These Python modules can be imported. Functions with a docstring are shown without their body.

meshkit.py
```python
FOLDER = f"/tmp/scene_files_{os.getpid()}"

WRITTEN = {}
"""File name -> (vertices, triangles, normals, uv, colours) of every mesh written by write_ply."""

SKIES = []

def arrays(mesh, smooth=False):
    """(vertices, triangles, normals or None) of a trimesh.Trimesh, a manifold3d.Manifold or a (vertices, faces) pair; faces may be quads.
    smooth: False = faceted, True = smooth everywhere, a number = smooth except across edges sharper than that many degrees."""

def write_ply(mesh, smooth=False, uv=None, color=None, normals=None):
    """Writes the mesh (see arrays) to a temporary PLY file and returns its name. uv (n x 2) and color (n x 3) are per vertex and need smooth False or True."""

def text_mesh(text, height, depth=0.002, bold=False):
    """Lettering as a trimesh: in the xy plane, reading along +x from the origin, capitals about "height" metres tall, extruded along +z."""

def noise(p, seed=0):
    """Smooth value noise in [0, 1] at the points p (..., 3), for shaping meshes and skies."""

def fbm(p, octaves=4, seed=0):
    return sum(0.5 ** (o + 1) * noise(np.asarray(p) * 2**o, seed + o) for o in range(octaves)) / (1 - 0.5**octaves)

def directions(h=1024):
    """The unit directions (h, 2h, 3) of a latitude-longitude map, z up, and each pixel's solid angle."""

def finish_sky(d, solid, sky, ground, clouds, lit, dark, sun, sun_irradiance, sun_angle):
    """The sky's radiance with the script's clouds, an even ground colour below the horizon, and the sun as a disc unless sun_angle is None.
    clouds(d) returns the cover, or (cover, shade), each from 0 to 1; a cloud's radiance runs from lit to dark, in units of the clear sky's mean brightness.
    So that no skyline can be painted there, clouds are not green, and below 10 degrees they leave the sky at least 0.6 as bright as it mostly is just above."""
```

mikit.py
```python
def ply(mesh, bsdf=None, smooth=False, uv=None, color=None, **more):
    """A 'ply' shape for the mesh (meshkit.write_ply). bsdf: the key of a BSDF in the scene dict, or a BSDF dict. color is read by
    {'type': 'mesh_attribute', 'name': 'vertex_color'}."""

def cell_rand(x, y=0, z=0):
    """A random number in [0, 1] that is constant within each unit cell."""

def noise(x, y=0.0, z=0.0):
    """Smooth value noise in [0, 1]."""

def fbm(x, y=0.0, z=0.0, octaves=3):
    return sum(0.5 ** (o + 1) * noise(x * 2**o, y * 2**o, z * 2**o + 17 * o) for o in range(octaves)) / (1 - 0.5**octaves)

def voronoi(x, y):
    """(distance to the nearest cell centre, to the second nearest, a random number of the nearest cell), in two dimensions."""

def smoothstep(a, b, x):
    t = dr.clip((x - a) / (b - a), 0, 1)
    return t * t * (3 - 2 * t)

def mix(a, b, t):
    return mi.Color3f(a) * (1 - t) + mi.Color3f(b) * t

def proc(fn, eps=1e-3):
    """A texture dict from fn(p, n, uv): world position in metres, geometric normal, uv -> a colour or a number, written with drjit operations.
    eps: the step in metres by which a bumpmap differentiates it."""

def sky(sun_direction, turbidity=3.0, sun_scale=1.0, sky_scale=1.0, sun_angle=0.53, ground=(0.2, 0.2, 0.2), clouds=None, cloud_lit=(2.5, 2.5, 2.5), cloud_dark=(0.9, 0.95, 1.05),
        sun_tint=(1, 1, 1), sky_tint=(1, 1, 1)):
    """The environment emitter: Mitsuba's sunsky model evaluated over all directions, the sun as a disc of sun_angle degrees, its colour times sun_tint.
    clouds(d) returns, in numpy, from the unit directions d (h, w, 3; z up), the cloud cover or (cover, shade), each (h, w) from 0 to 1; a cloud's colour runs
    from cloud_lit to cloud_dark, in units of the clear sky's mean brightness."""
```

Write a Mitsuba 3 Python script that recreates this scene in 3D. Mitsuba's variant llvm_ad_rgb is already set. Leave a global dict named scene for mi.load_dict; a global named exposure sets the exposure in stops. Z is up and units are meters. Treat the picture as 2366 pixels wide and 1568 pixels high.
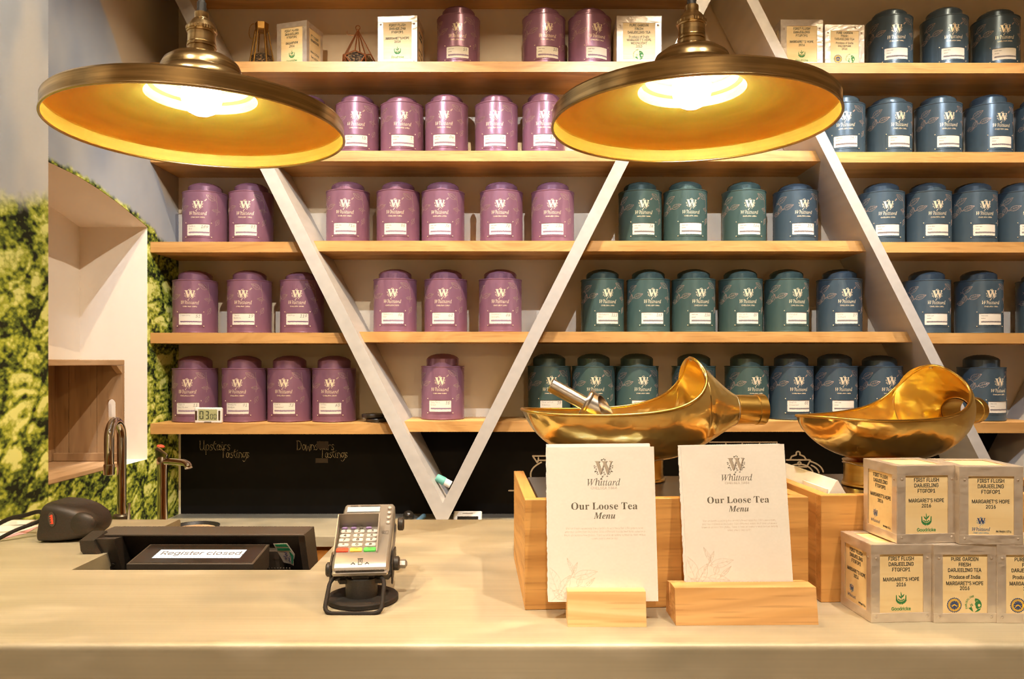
import math, random, json, numpy as np, trimesh, mitsuba as mi, drjit as dr, mikit, meshkit
import manifold3d as m3
from shapely.geometry import Polygon, LineString, Point, box as sbox
from shapely import affinity, union_all
from mikit import noise, fbm, voronoi, smoothstep, mix, cell_rand
T = mi.ScalarTransform4f
V3 = np.array
scene, labels = {}, {}

# ---------------------------------------------------------------- camera, light, exposure
F, CX, CY, CAMZ = 1770.0, 1190.0, 836.0, 1.40          # focal length and principal point of the 2366 x 1568 frame
exposure = 0.0
scene['camera'] = {'type': 'perspective', 'fov': math.degrees(2 * math.atan(1183 / F)), 'fov_axis': 'x', 'near_clip': 0.05, 'far_clip': 60.0,
                   'principal_point_offset_x': (1183 - CX) / 2366, 'principal_point_offset_y': (784 - CY) / 1568,
                   'to_world': T().look_at(origin=[0, 0, CAMZ], target=[0, 1, CAMZ], up=[0, 0, 1])}
WARM, COOL, ROOM = np.array([1.0, .79, .53]), np.array([.82, .88, 1.0]), np.array([1.0, .84, .64])


def spot(name, at, to, power, colour, cut=45, beam=30):
    scene[name] = {'type': 'spot', 'to_world': T().look_at(origin=list(at), target=list(to), up=[0, .3, 1]), 'cutoff_angle': cut, 'beam_width': beam,
                   'intensity': {'type': 'rgb', 'value': (colour * power).tolist()}}


for i, x in enumerate((-.78, .05, .85, 1.65)):          # track spots close to the shelves
    spot(f'shelf_light_{i}', (x, 2.02, 3.32), (x + .02, 3.12, 1.47), 15, WARM, 37, 13)
for i, x in enumerate((-.75, .45, 1.45)):               # cooler track spots further back
    spot(f'cool_light_{i}', (x, 1.5, 3.1), (x + .15, 3.15, 1.55), 9, COOL, 30, 26)
for i, x in enumerate((-.85, .05, .85)):                # downlights over the customers' side of the counter
    spot(f'room_light_{i}', (x, .12, 3.3), (x, 1.1, 1.1), 14, ROOM, 27, 20)
spot('mural_light', (.1, .9, 3.3), (-1.35, 2.3, 1.4), 15, np.array([1.0, .90, .74]), 30, 22)
spot('shop_light', (.4, -1.5, 3.2), (.2, -3.0, 1.6), 26, ROOM, 60, 35)       # the shop behind the camera
BULB = 450.0

# ---------------------------------------------------------------- helpers
def X(px, y): return (px - CX) / F * y
def Z(py, y): return CAMZ - (py - CY) / F * y
def P(px, py, y): return np.array([X(px, y), y, Z(py, y)])


def numbered(name):
    used = USED.setdefault(name, 0)
    USED[name] += 1
    return name if used == 0 else f'{name}_{used:03d}'


USED = {}


def thing(name, label, cat, group=None):
    key = numbered(name)
    labels[key] = {'label': label, 'category': cat}
    if group: labels[key]['group'] = group
    return key


def obj(name, mesh, mat, parent=None, smooth=False, label=None, to=None, kind=None, **more):
    """One entry of the scene; mesh is a mesh or a ply dict that is shared."""
    key = numbered(parent + '__' + name if parent else name)
    if not isinstance(mesh, dict) and not len(mesh.faces): raise ValueError('empty mesh ' + key)
    d = dict(mesh) if isinstance(mesh, dict) else mikit.ply(mesh, None, smooth)
    d['bsdf'] = {'type': 'ref', 'id': mat}
    if to is not None: d['to_world'] = T(np.asarray(to, float).tolist()) if not isinstance(to, mi.ScalarTransform4f) else to
    d.update(more)
    scene[key] = d
    if label or kind:
        labels[key] = {k: v for k, v in (('label', label), ('kind', kind)) if v}
    return key


def single(name, mesh, mat, label, cat, group=None, smooth=False, to=None):
    key = obj(name, mesh, mat, None, smooth, None, to)
    labels[key] = {'label': label, 'category': cat}
    if group: labels[key]['group'] = group
    return key


def struct(name, mesh, mat, label=None, smooth=False):
    key = obj(name, mesh, mat, None, smooth)
    labels[key] = {'kind': 'structure'}
    if label: labels[key]['label'] = label
    return key


def share(mesh, smooth=False): return mikit.ply(mesh, None, smooth)
def cat(*ms): return trimesh.util.concatenate([m for m in ms if m is not None])
def mv(m, x=0, y=0, z=0): m = m.copy(); m.apply_translation([x, y, z]); return m
def sc(m, a, b=None, c=None): m = m.copy(); m.apply_scale([a, b or a, c or a] if b else a); return m
def tm(mf): a = mf.to_mesh(); return trimesh.Trimesh(a.vert_properties[:, :3], a.tri_verts, process=False)
def app(m, M): m = m.copy(); m.apply_transform(np.asarray(M, float)); return m


def frame(o, u, v):
    """4x4 whose x, y axes are u, v (made unit and square), origin o."""
    u = np.asarray(u, float) / np.linalg.norm(u); v = np.asarray(v, float); v = v - u * (u @ v); v /= np.linalg.norm(v)
    M = np.eye(4); M[:3, 0], M[:3, 1], M[:3, 2], M[:3, 3] = u, v, np.cross(u, v), o
    return M


def rotz(deg, o=(0, 0, 0)):
    a = math.radians(deg); M = np.eye(4); M[:2, :2] = [[math.cos(a), -math.sin(a)], [math.sin(a), math.cos(a)]]; M[:3, 3] = o
    return M


def rbox(x0, x1, y0, y1, z0, z1, b=.002):
    """A box with chamfered edges."""
    b = min(b, (x1 - x0) * .45, (y1 - y0) * .45, (z1 - z0) * .45)
    pts = []
    for x, sx in ((x0, 1), (x1, -1)):
        for y, sy in ((y0, 1), (y1, -1)):
            for z, sz in ((z0, 1), (z1, -1)):
                pts += [(x, y + sy * b, z + sz * b), (x + sx * b, y, z + sz * b), (x + sx * b, y + sy * b, z)]
    return trimesh.convex.convex_hull(np.array(pts))


def lathe(prof, n=48, close=False):
    """Revolves (r, z) points about z."""
    prof = np.array(prof, float); k = len(prof)
    a = np.arange(n) * 2 * np.pi / n
    v = np.stack([prof[:, 0][:, None] * np.cos(a), prof[:, 0][:, None] * np.sin(a), np.repeat(prof[:, 1][:, None], n, 1)], -1).reshape(-1, 3)
    f = []
    for i in range(k if close else k - 1):
        j = (i + 1) % k
        for c in range(n):
            d = (c + 1) % n
            f += [(i * n + c, i * n + d, j * n + d), (i * n + c, j * n + d, j * n + c)]
    m = trimesh.Trimesh(v, np.array(f), process=False)
    m.merge_vertices(); m.update_faces(m.nondegenerate_faces()); m.remove_unreferenced_vertices()
    return m


def sweep(path, r, n=10, closed=False, caps=True):
    """A round tube along the points; r one radius or one per point."""
    p = np.array(path, float); r = np.broadcast_to(r, (len(p),))
    t = (np.roll(p, -1, 0) - np.roll(p, 1, 0)) if closed else np.gradient(p, axis=0)
    t /= np.linalg.norm(t, axis=1, keepdims=True) + 1e-12
    ref = V3([0, 0, 1.0]) if abs(t[0][2]) < .9 else V3([1.0, 0, 0])
    a = np.cross(t[0], ref); a /= np.linalg.norm(a); A = []
    for i in range(len(p)):
        a = a - t[i] * (a @ t[i]); a /= np.linalg.norm(a); A.append(a)
    A = np.array(A); B = np.cross(t, A); g = np.arange(n) * 2 * np.pi / n
    v = (p[:, None] + r[:, None, None] * (np.cos(g)[None, :, None] * A[:, None] + np.sin(g)[None, :, None] * B[:, None])).reshape(-1, 3)
    f = []; m = len(p)
    for i in range(m if closed else m - 1):
        j = (i + 1) % m
        for c in range(n):
            d = (c + 1) % n
            f += [(i * n + c, i * n + d, j * n + d), (i * n + c, j * n + d, j * n + c)]
    v = list(v)
    if caps and not closed:
        for i, o in ((0, 1), (m - 1, 0)):
            v.append(p[i]); k = len(v) - 1
            for c in range(n):
                d = (c + 1) % n
                f.append((k, i * n + d, i * n + c) if o else (k, i * n + c, i * n + d))
    return trimesh.Trimesh(np.array(v), np.array(f), process=False)


def spline(pts, n=40, closed=False):
    from scipy.interpolate import splprep, splev
    pts = np.array(pts, float)
    if closed: pts = np.vstack([pts, pts[:1]])
    k = min(3, len(pts) - 1)
    tck, _ = splprep(pts.T, s=0, k=k, per=closed)
    return np.array(splev(np.linspace(0, 1, n, endpoint=not closed), tck)).T


def rounded_path(pts, r, n=5, closed=True):
    """Corners of a polyline replaced by arcs (quadratic curves)."""
    pts = [np.array(p, float) for p in pts]; out = []; m = len(pts)
    for i in range(m):
        if not closed and i in (0, m - 1): out.append(pts[i]); continue
        a, b, c = pts[i - 1], pts[i], pts[(i + 1) % m]
        p = b + (a - b) / np.linalg.norm(a - b) * r; q = b + (c - b) / np.linalg.norm(c - b) * r
        out += [(1 - t) ** 2 * p + 2 * t * (1 - t) * b + t * t * q for t in np.linspace(0, 1, n)]
    return np.array(out)


def flat(shape, depth=.0003):
    """A shapely shape (or several) as a thin plate in the xy plane."""
    gs = [g for g in getattr(shape, 'geoms', [shape]) if g.geom_type == 'Polygon' and g.area > 1e-10]
    return cat(*[trimesh.creation.extrude_polygon(g, depth, engine='earcut') for g in gs])


def extrude_xz(pts, y0, y1):
    """A polygon in (x, z) extruded from y0 to y1."""
    m = trimesh.creation.extrude_polygon(Polygon(pts) if not hasattr(pts, 'geom_type') else pts, y1 - y0, engine='earcut')
    v = m.vertices.copy(); m.vertices = np.stack([v[:, 0], y0 + (y1 - y0) - v[:, 2], v[:, 1]], 1)
    return m


def extrude_yz(pts, x0, x1):
    m = trimesh.creation.extrude_polygon(Polygon(pts) if not hasattr(pts, 'geom_type') else pts, x1 - x0, engine='earcut')
    v = m.vertices.copy(); m.vertices = np.stack([x0 + v[:, 2], v[:, 0], v[:, 1]], 1)
    return m


def rrect(x0, x1, y0, y1, r, q=4): return sbox(x0 + r, y0 + r, x1 - r, y1 - r).buffer(r, quad_segs=q)


_TXT = {}


def text(s, h, bold=False, wide=1.0, align='c', depth=.0003):
    """Lettering in the xy plane, baseline y = 0; wide squeezes it sideways."""
    k = (s, bold)
    if k not in _TXT: _TXT[k] = meshkit.text_mesh(s, 1.0, 1.0, bold)
    m = _TXT[k].copy(); m.apply_scale([h * wide, h, depth])
    b = m.bounds
    m.apply_translation([{'c': -(b[0][0] + b[1][0]) / 2, 'l': -b[0][0], 'r': -b[1][0]}[align], 0, 0])
    return m


GLYPHS = json.loads('''{"iW":[212,[[[15,162,15,166,82,166,81,162,70,161,65,159,62,155,60,150,55,59,55,46,56,45,115,127,114,153,107,160,96,162,96,166,160,166,158,161,146,160,142,155,139,146,135,63,135,48,136,47,196,135,202,146,204,155,198,160,187,161,188,166,238,166,238,162,232,161,223,156,212,143,114,-4,109,-3,114,94,114,106,113,107,110,106,36,-2,34,-4,30,-4,35,149,33,155,29,159]]]],"ih":[144,[[[9,0,42,157,42,164,38,170,32,172,24,172,25,182,70,182,52,100,55,100,68,118,85,129,103,131,111,129,119,123,123,114,124,102,111,41,110,20,112,15,116,13,123,13,134,18,138,11,128,3,116,-2,99,-1,94,2,90,7,87,15,87,32,101,101,100,108,96,114,84,115,75,111,65,102,53,85,48,74,42,53,32,1]]]],"ii":[63,[[[31,152,32,158,39,165,48,165,53,162,56,157,56,149,54,145,48,141,37,142,33,146]],[[0,6,1,20,21,91,20,100,15,102,6,103,7,107,46,113,47,108,22,27,21,15,24,12,30,13,40,21,46,30,50,26,42,15,33,6,20,-2,8,-3,2,1]]]],"it":[67,[[[0,6,1,19,23,98,22,101,7,101,7,104,8,106,15,108,27,114,40,127,48,140,54,140,46,110,65,109,64,102,44,101,42,98,22,23,21,16,22,13,25,11,29,12,44,28,48,24,33,6,20,-2,16,-3,5,-2]]]],"ia":[122,[[[-2,35,4,58,13,76,21,87,40,105,49,110,59,113,74,112,78,110,83,104,85,106,86,110,104,110,83,35,79,15,81,13,88,14,100,28,102,28,104,25,97,15,85,3,73,-3,64,-2,61,1,60,13,65,31,64,33,49,14,34,1,22,-3,10,-2,2,4,-1,10],[19,21,24,13,33,12,41,16,51,26,61,40,73,65,78,84,78,97,74,105,68,107,57,105,51,102,38,87,29,70,23,53,19,34]]]],"ir":[80,[[[-4,4,20,89,19,98,13,101,5,101,5,106,39,113,45,112,35,76,36,74,39,75,51,95,64,109,71,113,80,112,85,104,83,92,78,87,68,86,64,88,62,93,60,93,47,80,30,48,21,24,15,0,-4,0]]]],"id":[127,[[[-3,18,-2,40,4,58,16,79,35,100,51,110,62,113,75,113,83,110,86,108,88,109,98,150,98,158,94,162,84,162,84,167,97,168,117,174,122,174,123,168,88,38,84,22,84,14,87,11,93,12,110,29,113,25,108,18,91,1,81,-3,71,-2,66,3,65,13,69,29,68,31,65,30,58,18,44,4,37,0,27,-3,17,-3,7,1,1,7],[18,25,20,18,24,12,29,10,36,10,47,16,58,28,74,57,81,77,83,95,81,101,77,106,66,107,58,104,51,100,39,87,29,69,23,54,19,39]]]],"bO":[188,[[[10,70,10,93,12,104,16,116,24,131,36,145,48,154,67,163,80,166,97,167,114,165,127,161,145,151,159,138,166,128,174,111,177,99,178,92,177,64,172,47,164,32,152,18,137,7,124,1,109,-3,85,-4,73,-2,58,3,44,11,28,26,20,38,13,55],[52,65,54,50,61,28,70,14,79,8,92,4,103,5,115,10,124,20,130,34,135,59,136,76,135,102,129,129,120,146,111,154,100,158,82,157,73,153,63,141,59,133,54,115,52,99]]]],"bu":[134,[[[4,105,4,111,51,111,51,22,52,18,57,14,68,13,75,16,82,25,82,91,81,97,78,103,68,105,68,111,116,111,116,19,120,12,129,10,129,5,108,3,82,-3,82,11,81,12,69,2,57,-3,44,-4,29,0,22,7,17,21,16,96,13,103,8,105]]]],"br":[103,[[[6,5,16,8,19,17,19,94,16,103,7,105,7,111,52,111,52,95,53,94,65,107,73,112,87,114,96,111,103,102,103,89,97,81,90,79,82,80,77,84,72,92,66,93,57,86,54,78,53,17,56,9,64,6,70,6,71,0,6,0]]]],"bL":[152,[[[6,0,6,6,17,8,24,13,27,26,26,145,19,154,6,157,6,163,89,163,89,157,77,156,71,154,67,149,65,142,65,22,66,17,69,12,75,10,95,10,115,15,128,23,134,30,146,55,153,55,144,0]]]],"bo":[120,[[[7,44,7,66,11,81,16,91,28,104,41,111,55,114,65,114,84,109,92,104,102,94,110,79,113,66,113,44,109,29,104,19,95,9,89,4,79,-1,72,-3,57,-4,45,-2,33,3,25,9,15,21,11,29],[42,33,44,19,50,7,57,4,63,4,69,6,73,10,76,17,78,29,78,79,76,92,73,99,68,105,62,107,58,107,50,104,45,95,42,77]]]],"bs":[103,[[[13,38,19,38,21,30,26,20,37,9,44,6,53,5,60,7,66,11,69,20,66,30,55,38,29,51,17,63,13,74,14,89,19,100,27,108,35,112,43,114,56,114,78,109,82,114,87,114,87,79,82,79,73,97,60,105,50,106,44,104,39,99,37,93,39,86,45,79,73,66,87,54,92,40,92,28,90,19,86,11,75,1,64,-3,57,-4,45,-3,29,3,24,3,21,2,18,-3,13,-3]]]],"be":[108,[[[7,46,7,65,11,82,19,96,31,107,39,111,51,114,68,113,82,107,89,101,94,94,100,78,101,59,43,59,42,58,42,49,45,35,51,23,58,18,67,15,74,15,87,20,96,30,98,30,101,27,100,22,94,14,81,3,70,-2,58,-4,45,-3,32,2,24,8,16,18,10,31],[42,70,43,69,72,70,71,93,68,101,66,104,61,106,55,106,51,105,47,100,42,86]]]],"bT":[151,[[[4,114,4,163,147,162,146,113,140,114,140,120,137,130,132,140,124,148,108,154,94,154,94,23,98,11,106,7,117,6,117,0,33,0,33,6,46,8,53,13,56,25,56,155,42,154,27,148,17,136,12,124,11,115]]]],"ba":[123,[[[7,18,7,27,9,34,17,45,35,56,59,65,69,67,71,69,70,95,65,103,54,106,44,105,39,103,37,99,44,86,44,79,40,72,31,68,24,68,17,71,12,79,12,90,15,97,23,105,39,112,51,114,66,114,75,113,88,109,98,101,103,91,105,79,105,15,109,12,115,15,117,12,117,9,110,2,99,-3,93,-4,83,-3,78,-1,74,3,71,11,58,2,47,-2,27,-3,19,0,12,6],[42,26,45,16,51,12,56,12,63,15,71,22,71,60,60,57,49,50,43,38]]]],"bW":[218,[[[-6,162,64,163,65,162,65,157,57,156,51,152,50,144,69,85,78,59,80,58,82,60,107,124,104,138,99,150,92,155,82,157,82,163,157,163,157,157,148,156,142,153,140,147,141,142,167,66,169,63,171,64,196,141,196,148,194,153,187,156,180,157,180,163,223,163,223,157,216,154,212,151,206,138,159,-4,152,-3,115,105,113,107,110,104,70,0,68,-4,60,-3,10,145,4,154,-6,157]]]],"kM":[210,[[[-12,0,-12,6,-4,6,1,8,7,13,11,22,42,137,41,151,32,155,26,155,26,161,80,161,93,53,95,51,100,55,167,161,222,161,222,155,215,155,208,153,202,146,198,137,168,26,167,16,169,11,178,6,184,6,184,0,109,0,109,6,117,6,125,9,132,21,159,121,160,126,159,127,74,-4,67,-4,53,119,52,123,49,123,22,19,23,13,26,8,33,6,39,6,39,0]]]],"ke":[96,[[[-4,29,-4,41,0,58,13,81,27,96,44,107,60,111,76,109,86,101,89,94,89,84,86,75,81,68,66,56,46,48,30,45,27,40,28,23,32,16,39,13,48,13,55,16,65,26,69,34,76,30,70,18,59,6,47,-1,40,-3,23,-3,16,-1,9,3,1,12],[31,54,33,53,45,58,59,68,66,79,69,88,69,96,67,101,62,103,57,102,47,94,36,73]]]],"kn":[128,[[[-5,0,18,86,18,93,16,96,6,98,7,104,54,110,45,81,46,78,64,99,77,108,94,111,102,109,106,106,109,100,109,85,105,69,91,29,89,18,93,15,98,17,108,32,110,32,114,28,105,15,94,3,82,-3,70,-3,62,3,60,9,60,20,64,37,81,87,79,93,73,93,66,90,56,80,48,67,33,34,24,0]]]],"ku":[128,[[[-2,11,1,33,15,80,17,90,16,93,12,97,5,97,4,99,5,104,26,106,52,111,27,22,28,16,33,14,40,17,46,21,61,43,75,74,84,107,85,108,113,107,91,28,90,18,92,16,98,17,109,32,114,30,114,27,104,13,92,1,83,-3,71,-3,67,-1,61,7,60,15,63,27,62,30,59,29,51,16,40,5,24,-3,10,-3,5,-1,0,4]]]]}''')
_GL = {}


def serif(s, style, cap, wide=1.0, align='c', depth=.0003, gap=0.0):
    """Serif lettering; style i italic, b bold, k bold italic."""
    x, ms, sca = 0.0, [], cap / 160.0
    for c in s:
        if c == ' ': x += 62; continue
        adv, polys = GLYPHS[style + c]
        if style + c not in _GL:
            _GL[style + c] = union_all([Polygon(np.array(p[0]).reshape(-1, 2), [np.array(q).reshape(-1, 2) for q in p[1:]]).buffer(0) for p in polys])
        ms.append(flat(affinity.translate(_GL[style + c], x), 1.0)); x += adv + gap
    m = cat(*ms); m.apply_scale([sca * wide, sca, depth])
    b = m.bounds
    m.apply_translation([{'c': -(b[0][0] + b[1][0]) / 2, 'l': -b[0][0], 'r': -b[1][0]}[align], 0, 0])
    return m


def leaf(cx, cy, l, w, deg):
    """A small solid leaf."""
    t = np.linspace(0, 1, 7)
    up = np.stack([(t - .5) * l, w * np.sin(np.pi * t ** .85) / 2], 1); lo = np.stack([(t - .5) * l, -w * np.sin(np.pi * t ** .85) / 2], 1)[::-1]
    return affinity.translate(affinity.rotate(Polygon(np.vstack([up, lo[1:-1]])), deg, origin=(0, 0)), cx, cy)


def leaf_lines(cx, cy, l, w, deg, r):
    """A leaf drawn in outline with its ribs, as thin ribbons."""
    t = np.linspace(0, 1, 12)
    up = np.stack([(t - .5) * l, w * np.sin(np.pi * t ** .8) / 2], 1); lo = up * [1, -1]
    ls = [LineString(up), LineString(lo), LineString([(-l * .75, 0), (l * .5, 0)])]
    for k in (.3, .48, .66):
        x = (k - .5) * l; y = w * np.sin(np.pi * min(1, (k + .14)) ** .8) / 2 * .8
        ls += [LineString([(x, 0), (x + .14 * l, y)]), LineString([(x, 0), (x + .14 * l, -y)])]
    g = union_all([a.buffer(r * (1 if i < 3 else .55), cap_style='flat', quad_segs=1) for i, a in enumerate(ls)])
    return affinity.translate(affinity.rotate(g, deg, origin=(0, 0)), cx, cy)


def crest(h):
    """The W crest with its wreath of leaves, h tall, centred on x, bottom at y 0, as (letter, shade, wreath) shapes."""
    W = union_all([Polygon(np.array(p[0]).reshape(-1, 2)).buffer(0) for p in GLYPHS['bW'][1]])
    b = W.bounds; W = affinity.translate(W, -(b[0] + b[2]) / 2, 0)
    s = h * .70 / 160; W = affinity.translate(affinity.scale(W, s * .98, s, origin=(0, 0)), 0, h * .17)
    shade = affinity.translate(W, h * .035, -h * .03).difference(W.buffer(h * .004))
    L = [(-.50, .62, .09, .04, 20), (-.49, .52, .08, .05, -70), (-.42, .58, .07, .03, 55), (-.40, .44, .08, .05, -75), (-.44, .32, .15, .06, 15), (-.36, .24, .09, .04, 40),
         (-.31, .17, .10, .035, 45), (-.34, .30, .07, .025, -60)]
    L = L + [(-x, y, l, w, 180 - a) for x, y, l, w, a in L]
    L += [(-.08, .95, .13, .06, 20), (.02, 1.0, .08, .045, 65), (.09, .95, .09, .05, 60), (0, .42, .07, .04, -65), (-.08, .22, .06, .05, -50), (.03, .27, .08, .04, 45), (.08, .16, .10, .04, -60),
          (-.07, .04, .09, .05, 50), (.20, .05, .11, .05, 5), (-.14, -.08, .13, .06, 40)]
    wr = [leaf(x * h, y * h, l * h * 1.12, w * h * 1.35, a) for x, y, l, w, a in L]
    wr.append(LineString([(0, .40 * h), (-.02 * h, .3 * h), (.01 * h, .2 * h), (.02 * h, .1 * h), (-.05 * h, 0), (-.13 * h, -.07 * h)]).buffer(.008 * h, quad_segs=1))
    return W, shade, union_all(wr)


# ---------------------------------------------------------------- materials
def rgb(*c): return {'type': 'rgb', 'value': list(c)}
def pr(name, col, rough=.5, metallic=0.0, spec=.5, **k):
    d = {'type': 'principled', 'base_color': col if isinstance(col, dict) else rgb(*col), 'roughness': rough, 'metallic': metallic, **k}
    if not metallic: d['specular'] = spec
    scene[name] = {'type': 'twosided', 'b': d}


def wood(c0, c1, c2, ax, ring=38.0, stretch=1.1, fine=260.0, warp=1.0):
    """Long grain along axis ax (0 x, 1 y, 2 z)."""
    o = [i for i in (0, 1, 2) if i != ax]

    def fn(p, n, uv):
        q = [p.x, p.y, p.z]
        l, a, b = q[ax], q[o[0]], q[o[1]]
        w = fbm(l * 2.2, a * 7 + 3, b * 7, 2)
        r = fbm(l * stretch + 9, a * ring + w * 5 * warp, b * ring + w * 7 * warp, 3)
        band = dr.abs(dr.sin((b * 2 + a * .6) * ring * .8 + w * 12 * warp + l * stretch))
        g = noise(l * 14, a * fine, b * fine)
        return mix(mix(c0, c1, smoothstep(.3, .7, r)), c2, dr.clip(.55 * smoothstep(.55, 1, band) * r + .35 * smoothstep(.62, .9, g), 0, 1))
    return mikit.proc(fn)


pr('shelf_oak', wood((.54, .30, .105), (.46, .24, .075), (.345, .165, .046), 0, 30, .9, 190), .38, spec=.45)
pr('box_oak', wood((.60, .325, .10), (.50, .25, .07), (.33, .15, .038), 0, 60, 1.6, 420, .6), .45, spec=.4)
pr('box_oak_side', wood((.60, .325, .10), (.50, .25, .07), (.33, .15, .038), 1, 60, 1.6, 420, .6), .45, spec=.4)
pr('pine_pale', wood((.80, .58, .30), (.72, .48, .21), (.50, .27, .08), 0, 70, 2.4, 300, .9), .5, spec=.35)
pr('pine_warm', wood((.72, .42, .17), (.62, .33, .11), (.38, .155, .04), 0, 75, 2.0, 300, .9), .5, spec=.35)
pr('crate_wood', wood((.43, .27, .14), (.34, .20, .10), (.21, .12, .055), 2, 26, 2.5, 160), .75, spec=.2)
pr('crate_floor', wood((.55, .36, .20), (.47, .29, .15), (.34, .20, .09), 1, 26, 2.5, 160), .75, spec=.2)
pr('cabinet_wood', wood((.50, .22, .05), (.42, .17, .035), (.30, .11, .02), 2, 30, 1.5, 200), .4)


def zinc(p, n, uv):
    a = fbm(p.x * 1.6 + 2, p.y * 9, p.z * 9, 3); s = noise(p.x * 6, p.y * 420, p.z * 420); b = fbm(p.x * 5, p.y * 7, 5, 3)
    c = mix((.385, .335, .225), (.51, .445, .315), smoothstep(.25, .75, a)); c = mix(c, (.29, .265, .195), .6 * smoothstep(.5, .8, b)); c = mix(c, (.60, .53, .40), .5 * smoothstep(.55, .85, fbm(p.x * 9, p.y * 22, p.z * 22, 3)))
    return c * (.965 + .07 * s)


def zinc_rough(p, n, uv): return .40 + .16 * fbm(p.x * 3, p.y * 8, 1, 2)


pr('zinc', mikit.proc(zinc), mikit.proc(zinc_rough), metallic=.35)
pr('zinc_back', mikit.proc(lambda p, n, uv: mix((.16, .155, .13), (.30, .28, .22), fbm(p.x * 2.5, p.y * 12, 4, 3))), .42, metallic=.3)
pr('wall_paint', mikit.proc(lambda p, n, uv: mix((.60, .54, .44), (.65, .59, .49), fbm(p.x * 3, p.y * 3, p.z * 3, 2))), .75, spec=.25)
pr('back_paint', mikit.proc(lambda p, n, uv: mix((.72, .63, .48), (.76, .665, .51), fbm(p.x * 3, p.y * 3, p.z * 3, 2))), .6, spec=.3)
pr('niche_paint', (.80, .72, .61), .8, spec=.2)
pr('ceiling_paint', (.46, .40, .32), .85)
pr('shop_paint', (.66, .58, .47), .8, spec=.2)
pr('floor_wood', wood((.30, .20, .11), (.25, .16, .08), (.15, .09, .04), 1, 8, .6, 60), .5)
pr('frame_paint', mikit.proc(lambda p, n, uv: mix((.39, .36, .325), (.45, .415, .375), fbm(p.x * 40, p.y * 4, p.z * 40, 2))), .38, spec=.5)
pr('board_black', mikit.proc(lambda p, n, uv: mix((.003, .0026, .0022), (.008, .007, .006), fbm(p.x * 5, 1, p.z * 8, 3))), .65, spec=.12)
pr('chalk', mikit.proc(lambda p, n, uv: mix((.09, .075, .048), (.32, .27, .18), smoothstep(.25, .6, noise(p.x * 300, 2, p.z * 300)))), .95, spec=.05)
pr('line_print', (.62, .55, .46), .8)
pr('tape', (.045, .03, .018), .7)
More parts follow.
